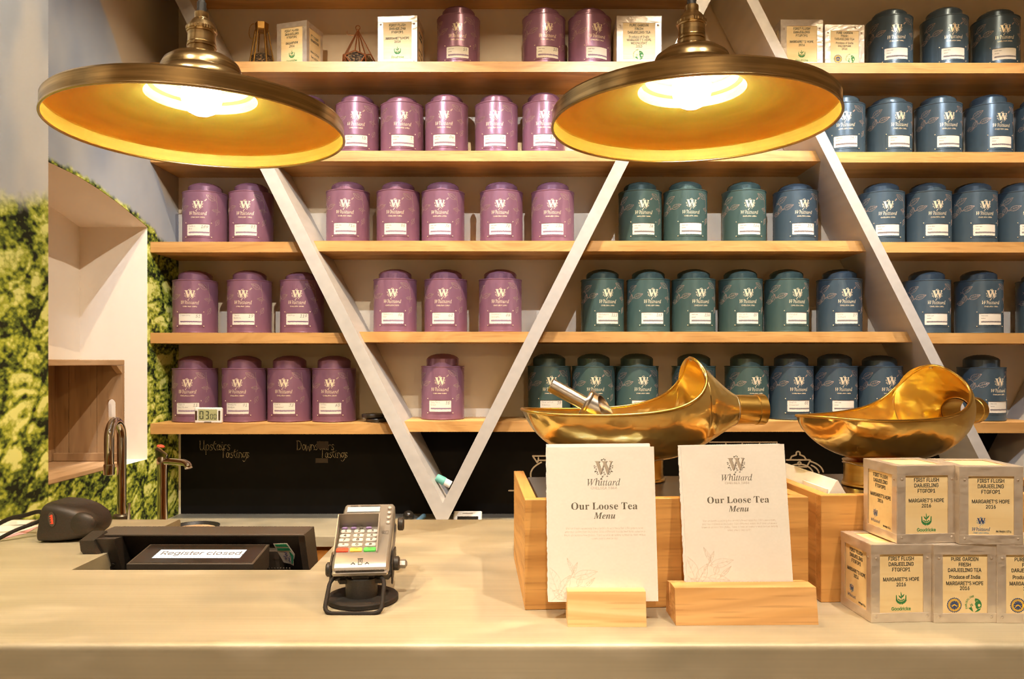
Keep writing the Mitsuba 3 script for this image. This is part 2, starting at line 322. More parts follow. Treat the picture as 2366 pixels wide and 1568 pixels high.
for nm, c in (('purple', (.228, .105, .158)), ('green', (.056, .104, .098)), ('navy', (.052, .086, .116))):
    pr('tin_' + nm, c, .28, spec=.8, metallic=.35, clearcoat=.5, clearcoat_gloss=.82)
pr('gold_foil', (.95, .80, .58), .30, metallic=.5)
pr('copper_foil', (.46, .34, .29), .34, metallic=.6)
pr('card', (.60, .555, .47), .8)
pr('card_print', (.30, .27, .23), .9)
pr('card_band', (.16, .14, .14), .8)
pr('card_number', (.13, .12, .11), .9)
pr('card_mauve', (.22, .15, .20), .8)
pr('lid_metal', (.11, .10, .085), .3, metallic=.8)


def brushed(c0, c1):
    def fn(p, n, uv):
        return mix(c0, c1, smoothstep(.3, .7, fbm(p.x * 9, p.y * 9, p.z * 160, 3)))
    return mikit.proc(fn)


pr('antique_brass', brushed((.40, .27, .12), (.62, .45, .22)), .21, metallic=1.0)
pr('shade_gold', brushed((.50, .172, .014), (.56, .20, .019)), .6, metallic=.15)
scene['bulb_glass'] = {'type': 'diffuse', 'reflectance': rgb(.9, .9, .9)}
scene['polished_brass'] = {'type': 'twosided', 'b': {'type': 'bumpmap', 'arbitrary': mikit.proc(lambda p, n, uv: fbm(p.x * 38, p.y * 38, p.z * 38, 3), 2e-3), 'scale': .0022,
                           'b': {'type': 'principled', 'base_color': mikit.proc(lambda p, n, uv: mix((.95, .70, .25), (.84, .57, .17), smoothstep(.5, .85, fbm(p.x * 21, p.y * 21, p.z * 30, 4)))),
                                 'roughness': .19, 'metallic': .92}}}
pr('satin_brass', brushed((.72, .44, .10), (.80, .52, .14)), .28, metallic=1.0)
pr('solder', (.62, .52, .38), .4, metallic=.8)
pr('steel', (.62, .60, .57), .22, metallic=1.0)
pr('chrome', (.72, .69, .64), .07, metallic=1.0)
pr('steel_dark', (.20, .17, .12), .30, metallic=.9)
pr('black_plastic', mikit.proc(lambda p, n, uv: mix((.016, .014, .012), (.024, .021, .018), noise(p.x * 900, p.y * 900, p.z * 900))), .48, spec=.45)
pr('brown_plastic', mikit.proc(lambda p, n, uv: mix((.045, .036, .028), (.062, .050, .039), noise(p.x * 1100, p.y * 1100, p.z * 1100))), .5, spec=.45)
pr('black_gloss', (.014, .012, .010), .2, spec=.5)
pr('black_rubber', (.012, .011, .010), .7, spec=.3)
pr('silver_plastic', (.47, .435, .40), .30, metallic=.65)
pr('silver_dark', (.23, .205, .18), .38, metallic=.5)
pr('key_grey', (.60, .56, .52), .45)
pr('red', (.70, .075, .035), .4)
pr('yellow', (.80, .55, .10), .4)
pr('green_key', (.09, .55, .10), .4)
pr('lilac', (.36, .24, .46), .4)
pr('ink', (.035, .028, .02), .7)
pr('menu_ink', (.12, .10, .07), .85)
pr('menu_pale', (.40, .33, .25), .9)
pr('menu_line', (.56, .46, .36), .9)
pr('menu_shade', (.10, .08, .055), .9)
pr('paper', mikit.proc(lambda p, n, uv: mix((.76, .715, .64), (.79, .745, .67), noise(p.x * 400, p.y * 400, p.z * 400))), .85, spec=.2)
pr('paper_white', (.82, .79, .75), .85, spec=.2)
pr('paper_pink', (.78, .40, .40), .85, spec=.2)
pr('ply_panel', wood((.80, .63, .35), (.77, .59, .31), (.72, .53, .26), 0, 50, 2.5, 200), .45, spec=.45)
scene['tea_metal'] = {'type': 'twosided', 'b': {'type': 'bumpmap', 'arbitrary': mikit.proc(lambda p, n, uv: fbm(p.x * 55 + 3, p.y * 55, p.z * 95, 3), 1e-3), 'scale': .0016,
                      'b': {'type': 'principled', 'base_color': mikit.proc(lambda p, n, uv: mix((.60, .52, .44), (.84, .755, .65), fbm(p.x * 60, p.y * 60, p.z * 60, 3))), 'roughness': .27, 'metallic': .62}}}
pr('green_ink', (.03, .17, .045), .7)
pr('blue_ink', (.03, .05, .14), .7)
pr('sky_ink', (.10, .22, .36), .7)
pr('seal_yellow', (.85, .50, .03), .6)
pr('lantern_brass', (.42, .23, .06), .35, metallic=.9)
pr('lantern_copper', (.45, .19, .085), .35, metallic=.9)
scene['pane_glass'] = {'type': 'thindielectric', 'int_ior': 1.5}
pr('tea_leaves', mikit.proc(lambda p, n, uv: mix((.02, .012, .006), (.22, .13, .055), smoothstep(.35, .8, noise(p.x * 190, p.y * 190, p.z * 190)))), .9)
pr('lcd', (.36, .35, .17), .3)
pr('lcd_dark', (.06, .065, .03), .5)
pr('screen_glass', (.50, .54, .60), .2)
pr('white_plastic', (.68, .64, .58), .4)
pr('teal', (.12, .36, .30), .5)
pr('slate_blue', (.07, .14, .20), .5)
pr('sticker_green', (.02, .30, .15), .5)
pr('sticker_mint', (.04, .42, .26), .5)
pr('pen_ink', (.04, .05, .25), .7)
pr('scale_plate', (.13, .115, .095), .18, metallic=.9)
scene['screen_off'] = {'type': 'diffuse', 'reflectance': rgb(.3, .3, .3)}


def bushes(a, b, s, slope):
    """A print of tea bushes in rows: round clumps with lit crowns and dark gaps. a runs along the wall, b is the height, s the clumps per metre of height."""
    wa, wb = fbm(a * s * .4, b * s * .4, 3, 2) - .5, fbm(a * s * .4, b * s * .4, 9, 2) - .5
    u, v = a * s * .5 + wa * 1.1, (b + a * slope) * s * .9 + wb * 1.3
    u, v = u + .16 * (fbm(a * s * 2.2, b * s * 2.2, 5, 2) - .5), v + .16 * (fbm(a * s * 2.2, b * s * 2.2, 7, 2) - .5)
    d, e, r = voronoi(u, v)
    dn, en, rn = voronoi(u + .12, v - .34)
    gap = smoothstep(-.05, .34, e - d)
    fine = fbm(a * s * 3.6, b * s * 5.5, 2, 3)
    f1, f2, r3 = voronoi(a * s * 4.2, b * s * 6.0)
    lum = dr.clip((.34 + .66 * gap) * (.84 - .55 * d + 1.05 * (d - dn)) * (.8 + .35 * r * gap) + .85 * (fine - .5) + .30 * (.42 - f1) + .01, 0, 1)
    c = mix((.010, .014, .005), (.085, .120, .018), smoothstep(.05, .30, lum))
    c = mix(c, (.34, .385, .040), smoothstep(.24, .56, lum))
    return mix(c, (.74, .74, .24), smoothstep(.50, .92, lum))


def sky_print(a, b, top):
    k = fbm(a * 3.2, b * 2.1, 8, 4)
    c = mix((.225, .265, .34), (.37, .385, .40), smoothstep(.25, .75, k))
    return mix(c, (.46, .455, .43), smoothstep(.55, .9, fbm(a * 1.7 + 5, b * 1.5, 2, 3)) * top)


def mural_far(p, n, uv):
    a, b = p.y, p.z
    hill = 1.937 + .088 * dr.sin(dr.clip((2.983 - a) / .6095, 0, 1) * 1.5708) - .35 * dr.maximum(a - 2.983, 0) + .035 * (fbm(a * 26, b * 26, 1, 3) - .5)
    c = mix(sky_print(a, b, .2), bushes(a, b, 15.0, -.25), smoothstep(-.012, .012, hill - b))
    ridge = 2.66 - .95 * (a - 2.62) - .5 * dr.square(dr.maximum(a - 2.62, 0)) + .02 * (fbm(a * 14, b * 14, 4, 3) - .5)
    return mix(c, (.40, .33, .24), smoothstep(-.01, .02, b - ridge) * smoothstep(2.0, 2.1, b))


def mural_near(p, n, uv):
    a, b = p.y, p.z
    hill = 1.825 + .25 * (a - 2.0) + .05 * (fbm(a * 30, b * 30, 1, 3) - .5)
    sky = mix((.40, .43, .46), (.60, .58, .53), smoothstep(.3, .7, fbm(a * 6, b * 2.4, 6, 3)))
    return mix(sky, bushes(a, b, 14.0, -.3), smoothstep(-.035, .03, hill - b))


pr('mural_far', mikit.proc(mural_far), .7, spec=.25)
pr('mural_near', mikit.proc(mural_near), .7, spec=.25)
# ---------------------------------------------------------------- the room
YS, YF, YW, XL = 3.0, 2.945, 3.254, -1.429          # shelf fronts, frame front, back wall, left wall
struct('floor', rbox(-2.2, 3.2, -3.2, 3.6, -.1, 0), 'floor_wood')
struct('ceiling', rbox(-2.2, 3.2, -3.2, 3.6, 3.45, 3.55), 'ceiling_paint')
struct('wall_back', rbox(-2.0, 3.2, YW, YW + .12, 0, 3.5), 'back_paint')
struct('wall_right', rbox(3.0, 3.12, -3.2, 3.4, 0, 3.5), 'shop_paint')
struct('wall_front', rbox(-2.2, 3.2, -3.12, -3.0, 0, 3.5), 'shop_paint')
# left wall with the arched niche
NB, NZ, NX = 2.983, 1.022, -1.695                    # far jamb, sill height, niche back
tt = np.linspace(0, 1, 9)
arch = [(NB, NZ), (NB, 1.925)] + [(NB - (NB - 2.0) * t, 1.925 + .088 * math.sin(min(t * 1.0, .62) / .62 * math.pi / 2)) for t in tt[1:]] + [(2.0, NZ)]
hole = Polygon(arch)
slab = tm(m3.Manifold.cube((.45, 2.0, 3.5)).translate((XL - .45 - .003, 1.4, 0)) - m3.Manifold(m3.Mesh(*(lambda m: (np.asarray(m.vertices, np.float32), np.asarray(m.faces, np.uint32)))(extrude_yz(hole, NX, XL + .1)))))
struct('wall_left', slab, 'niche_paint')
skin = sbox(1.95, 0, YW, 3.45).difference(hole)
single('wall_mural', extrude_yz(skin, XL - .003, XL), 'mural_far', 'tea plantation mural with blue sky, printed on the left wall around the niche', 'mural')
struct('wall_left_near', rbox(-2.0, -1.273, -3.0, 2.082, 0, 3.45, .001), 'wall_paint')
single('wall_mural', rbox(-1.2735, -1.27, .6, 2.085, 0, 3.45, .0005), 'mural_near', 'brightly lit tea plantation mural strip on the projecting wall at far left', 'mural')

# chalkboard on the back wall below the shelves
cb = thing('chalkboard', 'black chalkboard panel with chalk writing and white line drawings below the shelves', 'chalkboard')
YC = YW - .006
obj('panel', rbox(XL + .012, 2.6, YC, YW - .0003, .757, 1.115, .001), 'board_black', cb)
STROKES = {'U': [[(0, 7), (0, 3), (.7, .5), (1.7, .1), (2.7, 1), (3.2, 3.5), (3.3, 7)], [(3.3, 7), (3.3, .9)], [(3.3, .9), (4.1, .2)]], 'p': [[(.2, 4), (.2, -3)], [(.2, 3.4), (1.6, 4.2), (2.7, 2.6), (1.8, .4), (.3, .6)]],
           's': [[(2.3, 3.6), (1.2, 4.2), (.4, 3.2), (2.1, 1.4), (1.4, .1), (.1, .5)]], 't': [[(1.1, 6.6), (1.1, .8), (2.1, .1)], [(0, 4.6), (2.4, 4.9)]],
           'a': [[(2.6, 3.6), (1.2, 4.1), (.2, 2), (1.1, .1), (2.5, 1.6), (2.7, 4)], [(2.7, 4), (2.7, .6), (3.4, .2)]], 'i': [[(.6, 4), (.6, .6), (1.2, .1)], [(.6, 5.6), (.7, 5.9)]],
           'r': [[(.3, 4), (.3, 0)], [(.3, 2.6), (1.3, 4), (2.3, 3.8)]], 'T': [[(-.4, 6.6), (1, 7.3), (3.6, 7.1)], [(1.6, 7), (1.4, 0)]], 'n': [[(.3, 4), (.3, 0)], [(.3, 2.8), (1.5, 4.1), (2.5, 3), (2.5, 0)]],
           'g': [[(2.5, 3.6), (1.2, 4.2), (.2, 2.2), (1.2, .3), (2.5, 1.6), (2.6, 4)], [(2.6, 4), (2.4, -2.2), (1.2, -3), (.2, -2.2)]], 'D': [[(.3, 7), (.3, 0)], [(-.3, 6.8), (2.4, 6.6), (3.8, 3.8), (2.6, .7), (0, .2)]],
           'o': [[(1.3, 4.1), (.2, 2.2), (1.2, 0), (2.5, 1.8), (1.7, 4.1), (1.2, 4.1)]], 'w': [[(.1, 4), (.9, 0), (2, 3), (3, 0), (3.8, 4.1)]]}
ADV = {'U': 4.7, 'p': 3.3, 's': 3.0, 't': 2.6, 'a': 3.9, 'i': 1.8, 'r': 2.9, 'T': 4.0, 'n': 3.4, 'g': 3.5, 'D': 4.7, 'o': 3.1, 'w': 4.4}


def chalk(word, px, py, width):
    """Hand lettering on the board; px, py is the left end of the base line."""
    x, ls = 0, []
    for c in word:
        for s in STROKES[c]:
            q = [(a + x, b) for a, b in s]; q = spline(q, 10) if len(q) > 2 else q
            ls.append(LineString(q).buffer(.27, quad_segs=2))
        x += ADV[c]
    g = union_all(ls); k = width / 1770 * YC / (x - .5)
    m = flat(affinity.scale(g, k, k * 1.12, origin=(0, 0)), .0004)
    return app(m, frame(P(px, py, YC - .0001), (1, 0, 0), (0, 0, 1)))


for w, px, py, wd in (('Upstairs', 462, 1040, 70), ('Tastings', 512, 1057, 64), ('Downstairs', 686, 1039, 86), ('Tastings', 741, 1057, 62)):
    obj('chalk_writing', chalk(w, px, py, wd), 'chalk', cb)
for x0, x1, y0, y1 in ((732, 759, 1019, 1036), (729, 758, 1058, 1069)):
    obj('tape', rbox(X(x0, YC), X(x1, YC), YC - .001, YC, Z(y1, YC), Z(y0, YC), .0002), 'tape', cb)


def drawn(lines, r=1.75):
    g = union_all([LineString(l).buffer(r, quad_segs=3) for l in lines])
    k = YC / F
    m = flat(affinity.scale(g, k, -k, origin=(0, 0)), .0005)
    return app(m, frame((X(0, YC), YC - .0001, Z(0, YC)), (1, 0, 0), (0, 0, 1)))


def arc(cx, cy, rx, ry, a0, a1, n=24): return [(cx + rx * math.cos(math.radians(a)), cy + ry * math.sin(math.radians(a))) for a in np.linspace(a0, a1, n)]


obj('pot_drawing', drawn([[(1352, 1053), (1231, 1053), (1241, 1068)], [(1340, 1063), (1243, 1063), (1243, 1059 + 5)], [(1245, 1063), (1241, 1068)], arc(1290, 1096, 64, 36, 130, 232), arc(1290, 1096, 66, 37, -50, 50), [(1176, 1133), (1400, 1133)], [(1244, 1128), (1250, 1133)], [(1244, 1057), (1244, 1063), (1340, 1063)]]), 'line_print', cb)
obj('rack_drawing', drawn([[(1640, 1021), (1795, 1021), (1795, 1180)]] + [[(x, 1021), (x, 1180)] for x in (1677, 1715, 1755)] + [[(1640, 1062), (1795, 1062)], [(1640, 1100), (1795, 1100)]]), 'line_print', cb)
obj('teapot_drawing', drawn([arc(1844, 1047, 4.5, 4.5, 150, 390, 14), [(1848, 1050), (1858, 1054), (1863, 1062)], [(1840, 1050), (1829, 1054), (1825, 1062)], [(1817, 1062), (1870, 1062)], arc(1847, 1092, 55, 30, -62, -5), arc(1847, 1094, 45, 25, -52, -5), [(1872, 1063), (1866, 1074)],
                            arc(1847, 1070, 3.5, 3.5, 0, 360, 12), arc(1846, 1096, 33, 24, 190, 350), [(1815, 1078), (1864, 1078)], [(1796, 1128), (1910, 1128)], arc(1846, 1096, 33, 30, 0, 180)]), 'line_print', cb)

# counters
back = thing('back_counter', 'dark zinc worktop running under the chalkboard at the back wall', 'worktop')
ply_ = Polygon([(XL, 2.085), (-1.0, 2.085), (-1.0, 2.826), (2.6, 2.826), (2.6, YW), (XL, YW)])
wt = trimesh.creation.extrude_polygon(ply_, .036, engine='earcut'); wt.apply_translation([0, 0, .719])
obj('top', wt, 'zinc', back)
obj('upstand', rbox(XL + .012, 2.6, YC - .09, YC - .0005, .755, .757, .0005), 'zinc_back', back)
cabinet = thing('base_cabinet', 'orange brown wooden base cabinet under the back worktop', 'cabinet')
obj('carcass', rbox(XL + .02, 2.55, 2.87, YW - .01, .06, .719), 'cabinet_wood', cabinet)
for k in range(8):
    x0 = -.98 + k * .44
    obj('door', rbox(x0, x0 + .432, 2.848, 2.869, .1, .70, .003), 'cabinet_wood', cabinet)
obj('side_panel', rbox(XL + .02, -1.02, 2.10, 2.84, .06, .719), 'cabinet_wood', cabinet)

NX0, NX1, NY = -.747, -.3456, 1.2906                  # the cut-out of the front counter
prof = [(0, 1.05), (.7595, 1.05), (.7595, 1.01), (.05, 1.01), (.05, .1), (0, .1)]
prof = Polygon(rounded_path([(.9515, 1.05), (1.711, 1.05), (1.711, 1.008), (1.02, 1.008), (1.02, .08), (.9515, .08)], .009, 6)).buffer(0)
cm = extrude_yz(prof, -1.2695, 1.75)
cm = m3.Manifold(m3.Mesh(np.asarray(cm.vertices, np.float32), np.asarray(cm.faces, np.uint32))) - m3.Manifold.cube((NX1 - NX0, 1.0, .2)).translate((NX0, NY, .95))
single('front_counter', tm(cm), 'zinc', 'brushed zinc shop counter with a rolled front edge and a cut-out for the till', 'counter', smooth=25)
fc = thing('counter_cabinet', 'wooden panels and dark shelf under the zinc counter, behind the till', 'cabinet')
obj('back_panel', rbox(-1.25, NX0 - .02, 1.40, 1.66, .06, 1.005), 'cabinet_wood', fc)
obj('back_panel', rbox(NX1 + .02, 1.70, 1.40, 1.66, .06, 1.005), 'cabinet_wood', fc)
obj('shelf', rbox(NX0 - .02, NX1 + .02, 1.05, 1.68, .86, .90), 'black_plastic', fc)

# the slanting frame: arms as px lines on the frame's front plane
K = YF / F
def arm_x(kind, z):
    """World x of an arm's (left, right) faces at height z."""
    py = CY + (CAMZ - z) / K
    l, r = {'a': (666 + .503 * (py - 520), 700 + .503 * (py - 520)), 'b': (1413 - .5055 * (py - 390), 1445 - .5055 * (py - 390)), 'c': (1725 + .507 * py, 1752 + .507 * py),
            'd': (2344 - .5055 * (py - 1168), 2374 - .5055 * (py - 1168))}[kind]
    return (l - CX) * K, (r - CX) * K


wf = thing('shelf_divider', 'grey W-shaped slanting divider standing on the back worktop between the oak shelves', 'shelf divider')
zt, zb = 3.2, .757


def meet(k0, s0, k1, s1):
    lo, hi = 0.0, 5.0
    for _ in range(60):
        mid = (lo + hi) / 2
        if arm_x(k1, mid)[s1] - arm_x(k0, mid)[s0] < 0: lo = mid
        else: hi = mid
    return mid


def arm_poly(k, z0, z1): (a, b), (c, d) = arm_x(k, z0), arm_x(k, z1); return [(a, z0), (b, z0), (d, z1), (c, z1)]


vz = meet('a', 1, 'b', 0); dz = meet('c', 1, 'd', 0)
lowa, lowb, lowc, lowd = arm_x('a', zb), arm_x('b', zb), arm_x('c', zb), arm_x('d', zb)
mid_ab = (arm_x('a', vz)[1]); mid_cd = arm_x('c', vz)[1]
top_bc = None
zz = 1.40 + (CY + 82) * K                            # where the second and third arm meet above the picture
for k, pts in (('a', [(lowa[0], zb), (mid_ab, zb), (mid_ab, vz), (arm_x('a', zt)[1], zt), (arm_x('a', zt)[0], zt)]),
               ('b', [(mid_ab, zb), (lowb[1], zb), (arm_x('b', zz)[1], zz), (arm_x('b', zz)[0], zz), (mid_ab, vz)]),
               ('c', [(lowc[0], zb), (arm_x('c', dz)[1], zb), (arm_x('c', dz)[1], dz), (arm_x('c', zz)[1], zz), (arm_x('c', zz)[0], zz)]),
               ('d', [(arm_x('c', dz)[1], zb), (lowd[1], zb), (arm_x('d', zt)[1], zt), (arm_x('d', zt)[0], zt), (arm_x('c', dz)[1], dz)])):
    obj('arm', extrude_xz(Polygon(pts).buffer(0), YF, YC - .0004), 'frame_paint', wf)

# shelf planks: one between each two arms
LV = {0: CAMZ + 3.0 * (CY + 72) / F, 1: CAMZ + 3.0 * 694 / F, 2: CAMZ + 3.0 * 488 / F, 3: CAMZ + 3.0 * 280 / F, 4: CAMZ + 3.0 * 70 / F, 5: CAMZ - 3.0 * 137 / F}
TH = .041
BAYS = [('left bay', lambda z: XL + .001, lambda z: arm_x('a', z)[0] - .0005, -.004), ('inside the V', lambda z: arm_x('a', z)[1] + .0005, lambda z: arm_x('b', z)[0] - .0005, 0.0),
        ('middle bay', lambda z: arm_x('b', z)[1] + .0005, lambda z: arm_x('c', z)[0] - .0005, 0.0), ('right bay', lambda z: arm_x('c', z)[1] + .0005, lambda z: arm_x('d', z)[0] - .0005, -.005)]
ROW = {0: 'very top', 1: 'top', 2: 'second', 3: 'third', 4: 'fourth', 5: 'lowest'}


def level(b, l): return LV[l] + BAYS[b][3] + (-.005 if (b, l) == (0, 5) else 0)


for b, l in [(0, 1), (0, 2), (0, 3), (0, 4), (0, 5), (1, 0), (1, 1), (1, 2), (1, 3), (1, 4), (1, 5), (2, 1), (2, 2), (2, 3), (2, 4), (2, 5), (3, 1), (3, 2), (3, 3), (3, 4), (3, 5)]:
    z1 = level(b, l); z0 = z1 - TH
    where, xl, xr, _ = BAYS[b]
    pts = [(xl(z0), z0), (xr(z0), z0), (xr(z1), z1), (xl(z1), z1)]
    single('shelf_plank', extrude_xz(pts, YS, YW - .0005), 'shelf_oak', f'honey oak shelf plank, {ROW[l]} shelf, {where}', 'shelf', 'oak shelf planks on the back wall')

# ---------------------------------------------------------------- tea caddies
R, HB = .0872, .216
body = share(lathe([(0, 0), (R - .003, 0), (R, .002), (R + .0012, .004), (R, .007), (R, HB - .006), (R + .0016, HB - .004), (R + .0016, HB - .001), (R, HB), (R - .012, HB), (R - .012, HB - .004), (0, HB - .004)], 56), 35)


def lid_mesh(h):
    r = .066
    return lathe([(r - .001, HB - .004), (r + .0008, HB), (r, HB + .003), (r, HB + h - .002), (r - .0015, HB + h), (r * .9, HB + h + .0055), (r * .7, HB + h + .0125), (r * .4, HB + h + .018), (r * .15, HB + h + .0195), (0, HB + h + .0198)], 48)


lids = {h: share(lid_mesh(h), 30) for h in (.017, .024, .031)}


def bend(m, r):
    """Wraps a flat mesh (x along the surface, y up, z out) around the caddy's front."""
    m = m.copy(); v = m.vertices; a = v[:, 0] / R; q = r + v[:, 2]
    m.vertices = np.stack([q * np.sin(a), -q * np.cos(a), v[:, 1]], 1)
    return m


def cut_fine(m, e=.012):
    return m.subdivide_to_size(e) if len(m.faces) else m


W_, S_, WR_ = crest(.040)
emb = cat(mv(flat(union_all([W_, S_.buffer(.0001)]), .0004), 0, .136), mv(flat(WR_, .0004), 0, .136), mv(serif('Whittard', 'i', .0135, .98, depth=.0004), 0, .116), mv(text('CHELSEA 1886', .0048, True, 1.15, depth=.0004), 0, .1045))
emblem = share(bend(emb, R + .0002))
lv = union_all([leaf_lines(.050, .188, .040, .020, 150, .00062), leaf_lines(.070, .137, .030, .014, 175, .00055), leaf_lines(.078, .092, .028, .016, 60, .00055), LineString([(.034, .180), (.028, .174)]).buffer(.0024, quad_segs=3),
                LineString([(.072, .20), (.075, .17), (.079, .15), (.074, .12)]).buffer(.0007, quad_segs=1),
                leaf_lines(-.060, .147, .042, .019, 18, .00065), leaf_lines(-.088, .178, .046, .022, 28, .0006), leaf_lines(-.098, .140, .032, .018, 60, .0006), leaf_lines(-.117, .125, .034, .018, 5, .0006), LineString([(-.082, .136), (-.1, .16), (-.118, .17)]).buffer(.0007, quad_segs=1)])
leaves = share(bend(cut_fine(flat(lv, .0003), .02), R + .0002))
fr = rrect(-.054, .054, .0265, .0875, .003).difference(rrect(-.0455, .0455, .034, .0795, .003))
holder = share(cat(bend(cut_fine(flat(fr, .0016), .012), R + .0001), *[bend(mv(cut_fine(flat(b_, .0012), .01), 0, 0, .0016), R + .0001) for b_ in (sbox(-.046, .0800, .046, .0815), sbox(-.046, .0322, .046, .0335))]))
card = share(bend(cut_fine(flat(rrect(-.0458, .0458, .0338, .0798, .003), .0006), .01), R + .0003))
band = share(bend(cut_fine(flat(sbox(-.0385, .0432, .0445, .0492 + .0), .0003), .012), R + .0009))
rivet = {}
for i, (x, z) in enumerate(((-.0525, .0857), (.0525, .0857), (-.0525, .0285), (.0525, .0285))):
    s = trimesh.creation.icosphere(subdivisions=1, radius=.0022); s.apply_scale([1, 1, .7]); rivet[i] = share(bend(mv(s, x, z, .002), R), True)
_num, _nam = {}, {}


def number_print(s):
    if s not in _num:
        m = text(s, .0115, False, .9, 'r'); m.vertices[:, 0] += m.vertices[:, 1] * .25
        _num[s] = share(bend(mv(m, .038, .063), R + .0010))
    return _num[s]


def name_print(s):
    """The tea's name where the photograph lets one read it, else two blurred lines of small print."""
    if s not in _nam:
        if s:
            ms = [mv(text(t, .0062, False, .95, 'l'), -.038, .0685 - .0105 * i) for i, t in enumerate(s.split('/'))]
        else:
            ms = [flat(sbox(a, .0690 - .0105 * i, b, .0716 - .0105 * i), .0003) for a, b, i in ((-.038, -.026, 0), (-.024, -.0135, 0), (-.038, -.0225, 1))]
        _nam[s] = share(bend(cat(*ms), R + .0010))
    return _nam[s]


def px_x(l, r, y):
    """World x of a caddy seen between two px columns, its axis at depth y."""
    a = (math.atan((l - CX) / F) + math.atan((r - CX) / F)) / 2
    return math.tan(a) * y


ORD = ['first', 'second', 'third', 'fourth', 'fifth', 'sixth', 'seventh', 'eighth']
rng = random.Random(4)
# bay, shelf, colour, then (left px, right px, turn in degrees, lid height, number, name)
TINS = [(1, 1, 'purple', [(1008, 1111, 2, .031, '55', ''), (1205, 1308, 14, .024, '30', ''), (1312, 1413, 26, .024, '', '')]),
        (3, 1, 'navy', [(2003, 2107, -12, .024, '', ''), (2125, 2238, -8, .031, '', ''), (2240, 2360, -14, .024, '', '')]),
        (1, 2, 'purple', [(664, 761, 8, .024, '', ''), (775, 877, 12, .024, '15', ''), (880, 978, 16, .017, '5', ''), (982, 1082, -4, .024, '04', ''), (1096, 1198, -6, .024, '06', ''), (1205, 1308, 0, .031, '15', '')]),
        (3, 2, 'navy', [(1894, 1998, -22, .024, '157', ''), (2000, 2107, 6, .017, '', ''), (2112, 2224, -2, .024, '', ''), (2226, 2341, 4, .031, '', ''), (2343, 2460, 0, .024, '', '')]),
        (0, 3, 'purple', [(423, 525, 4, .024, '189', 'Rooibos/Chai'), (528, 633, 4, .024, '93', 'Peppermint')]),
        (1, 3, 'purple', [(753, 855, 6, .024, '716', ''), (869, 971, 0, .024, '95', ''), (972, 1075, -6, .024, '36', ''), (1107, 1210, -4, .024, '78', ''), (1227, 1327, -6, .024, '234', '')]),
        (2, 3, 'green', [(1427, 1531, 2, .024, '36', ''), (1533, 1634, 6, .024, '', ''), (1666, 1772, -2, .024, '164', ''), (1784, 1892, 4, .017, '152', '')]),
        (3, 3, 'navy', [(1985, 2088, -14, .024, '', ''), (2090, 2197, -4, .024, '', ''), (2198, 2298, 0, .024, '', ''), (2300, 2410, -2, .024, '', '')]),
        (0, 4, 'purple', [(397, 505, 14, .024, '51', 'Dreamtime'), (522, 631, 2, .024, '19', 'Choco/Rooibos'), (648, 748, 2, .017, '119', 'Rooibos')]),
        (1, 4, 'purple', [(862, 964, 2, .024, '96', 'Strawberry/Mint'), (979, 1081, -4, .024, '61', 'Turkish/Apple'), (1105, 1207, 2, .024, '66', 'Strawberry/Serenade')]),
        (2, 4, 'green', [(1341, 1443, 14, .024, '111', 'Marrakech/Mint'), (1446, 1550, 4, .024, '165', 'Mountain/Halo'), (1552, 1653, 12, .024, '156', ''), (1658, 1764, 8, .024, '07', 'Mango &/Bergamot'), (1765, 1869, 18, .024, '', 'Shanghai/Chai'), (1885, 1994, -4, .024, '17', 'Apple/Orchard')]),
        (3, 4, 'navy', [(2083, 2200, -4, .024, '', ''), (2202, 2321, 0, .024, '', ''), (2345, 2465, 0, .017, '', '')]),
        (0, 5, 'purple', [(397, 504, 4, .031, '11', 'Apple &/Elderflower'), (514, 615, 0, .031, '91', 'Blueberry/Rooibos'), (620, 718, 0, .031, '33', 'Vanilla/Honeybush'), (721, 823, 2, .031, '63', 'Toffee/Apple')]),
        (1, 5, 'purple', [(972, 1074, -4, .031, '18', 'Very Berry/Crush')]),
        (2, 5, 'green', [(1219, 1319, 6, .031, '39', 'Passionfruit/& Mango'), (1323, 1420, 0, .031, '', ''), (1423, 1520, 14, .031, '', ''), (1551, 1655, 4, .031, '', ''), (1673, 1778, 16, .031, '', ''), (1779, 1877, 2, .031, '01', 'English/Breakfast'), (1878, 1979, 4, .031, '', ''), (1980, 2085, 6, .024, '', '')]),
        (3, 5, 'navy', [(2209, 2327, 24, .031, '', '')])]
LOOK = {'purple': 'purple tea caddy', 'green': 'dark green tea caddy', 'navy': 'slate blue tea caddy'}
for b, l, colour, row in TINS:
    where = BAYS[b][0]
    for i, (x0, x1, turn, lh, no, name) in enumerate(row):
        c = 'navy' if colour == 'green' and x0 > 1775 and not 1765 == x0 else colour
        yc = YS + .052 + R + rng.uniform(-.006, .006)
        rank = 'only one' if len(row) == 1 else f'{ORD[i]} from left'
        tag_ = f'{LOOK[c]}{" numbered " + no if no else ""}, {rank} on {ROW[l]} shelf, {where}'
        t = thing('tea_caddy', tag_, 'tea tin', f'caddies on the {ROW[l]} shelf, {where}')
        M = rotz(turn * .6, (px_x(x0, x1, yc), yc, level(b, l) + .0003))
        obj('body', body, 'tin_' + c, t, to=M); obj('lid', lids[lh], 'tin_' + c, t, to=M @ rotz(40))
        obj('crest_print', emblem, 'gold_foil', t, to=M, label='gold crest with lettering'); obj('leaf_print', leaves, 'copper_foil', t, to=M, label='copper line drawing of leaves', kind='stuff')
        obj('label_holder', holder, 'tin_' + c, t, to=M); k = obj('label_card', card, 'card', t, to=M, label='cream name card')
        obj('name_print', name_print(name), 'card_print', k, to=M); obj('colour_band', band, 'card_band' if c != 'purple' else 'card_mauve', k, to=M)
        if no: obj('number_print', number_print(no), 'card_number', k, to=M)
        for q in rivet.values(): obj('rivet', q, 'gold_foil', t, to=M)
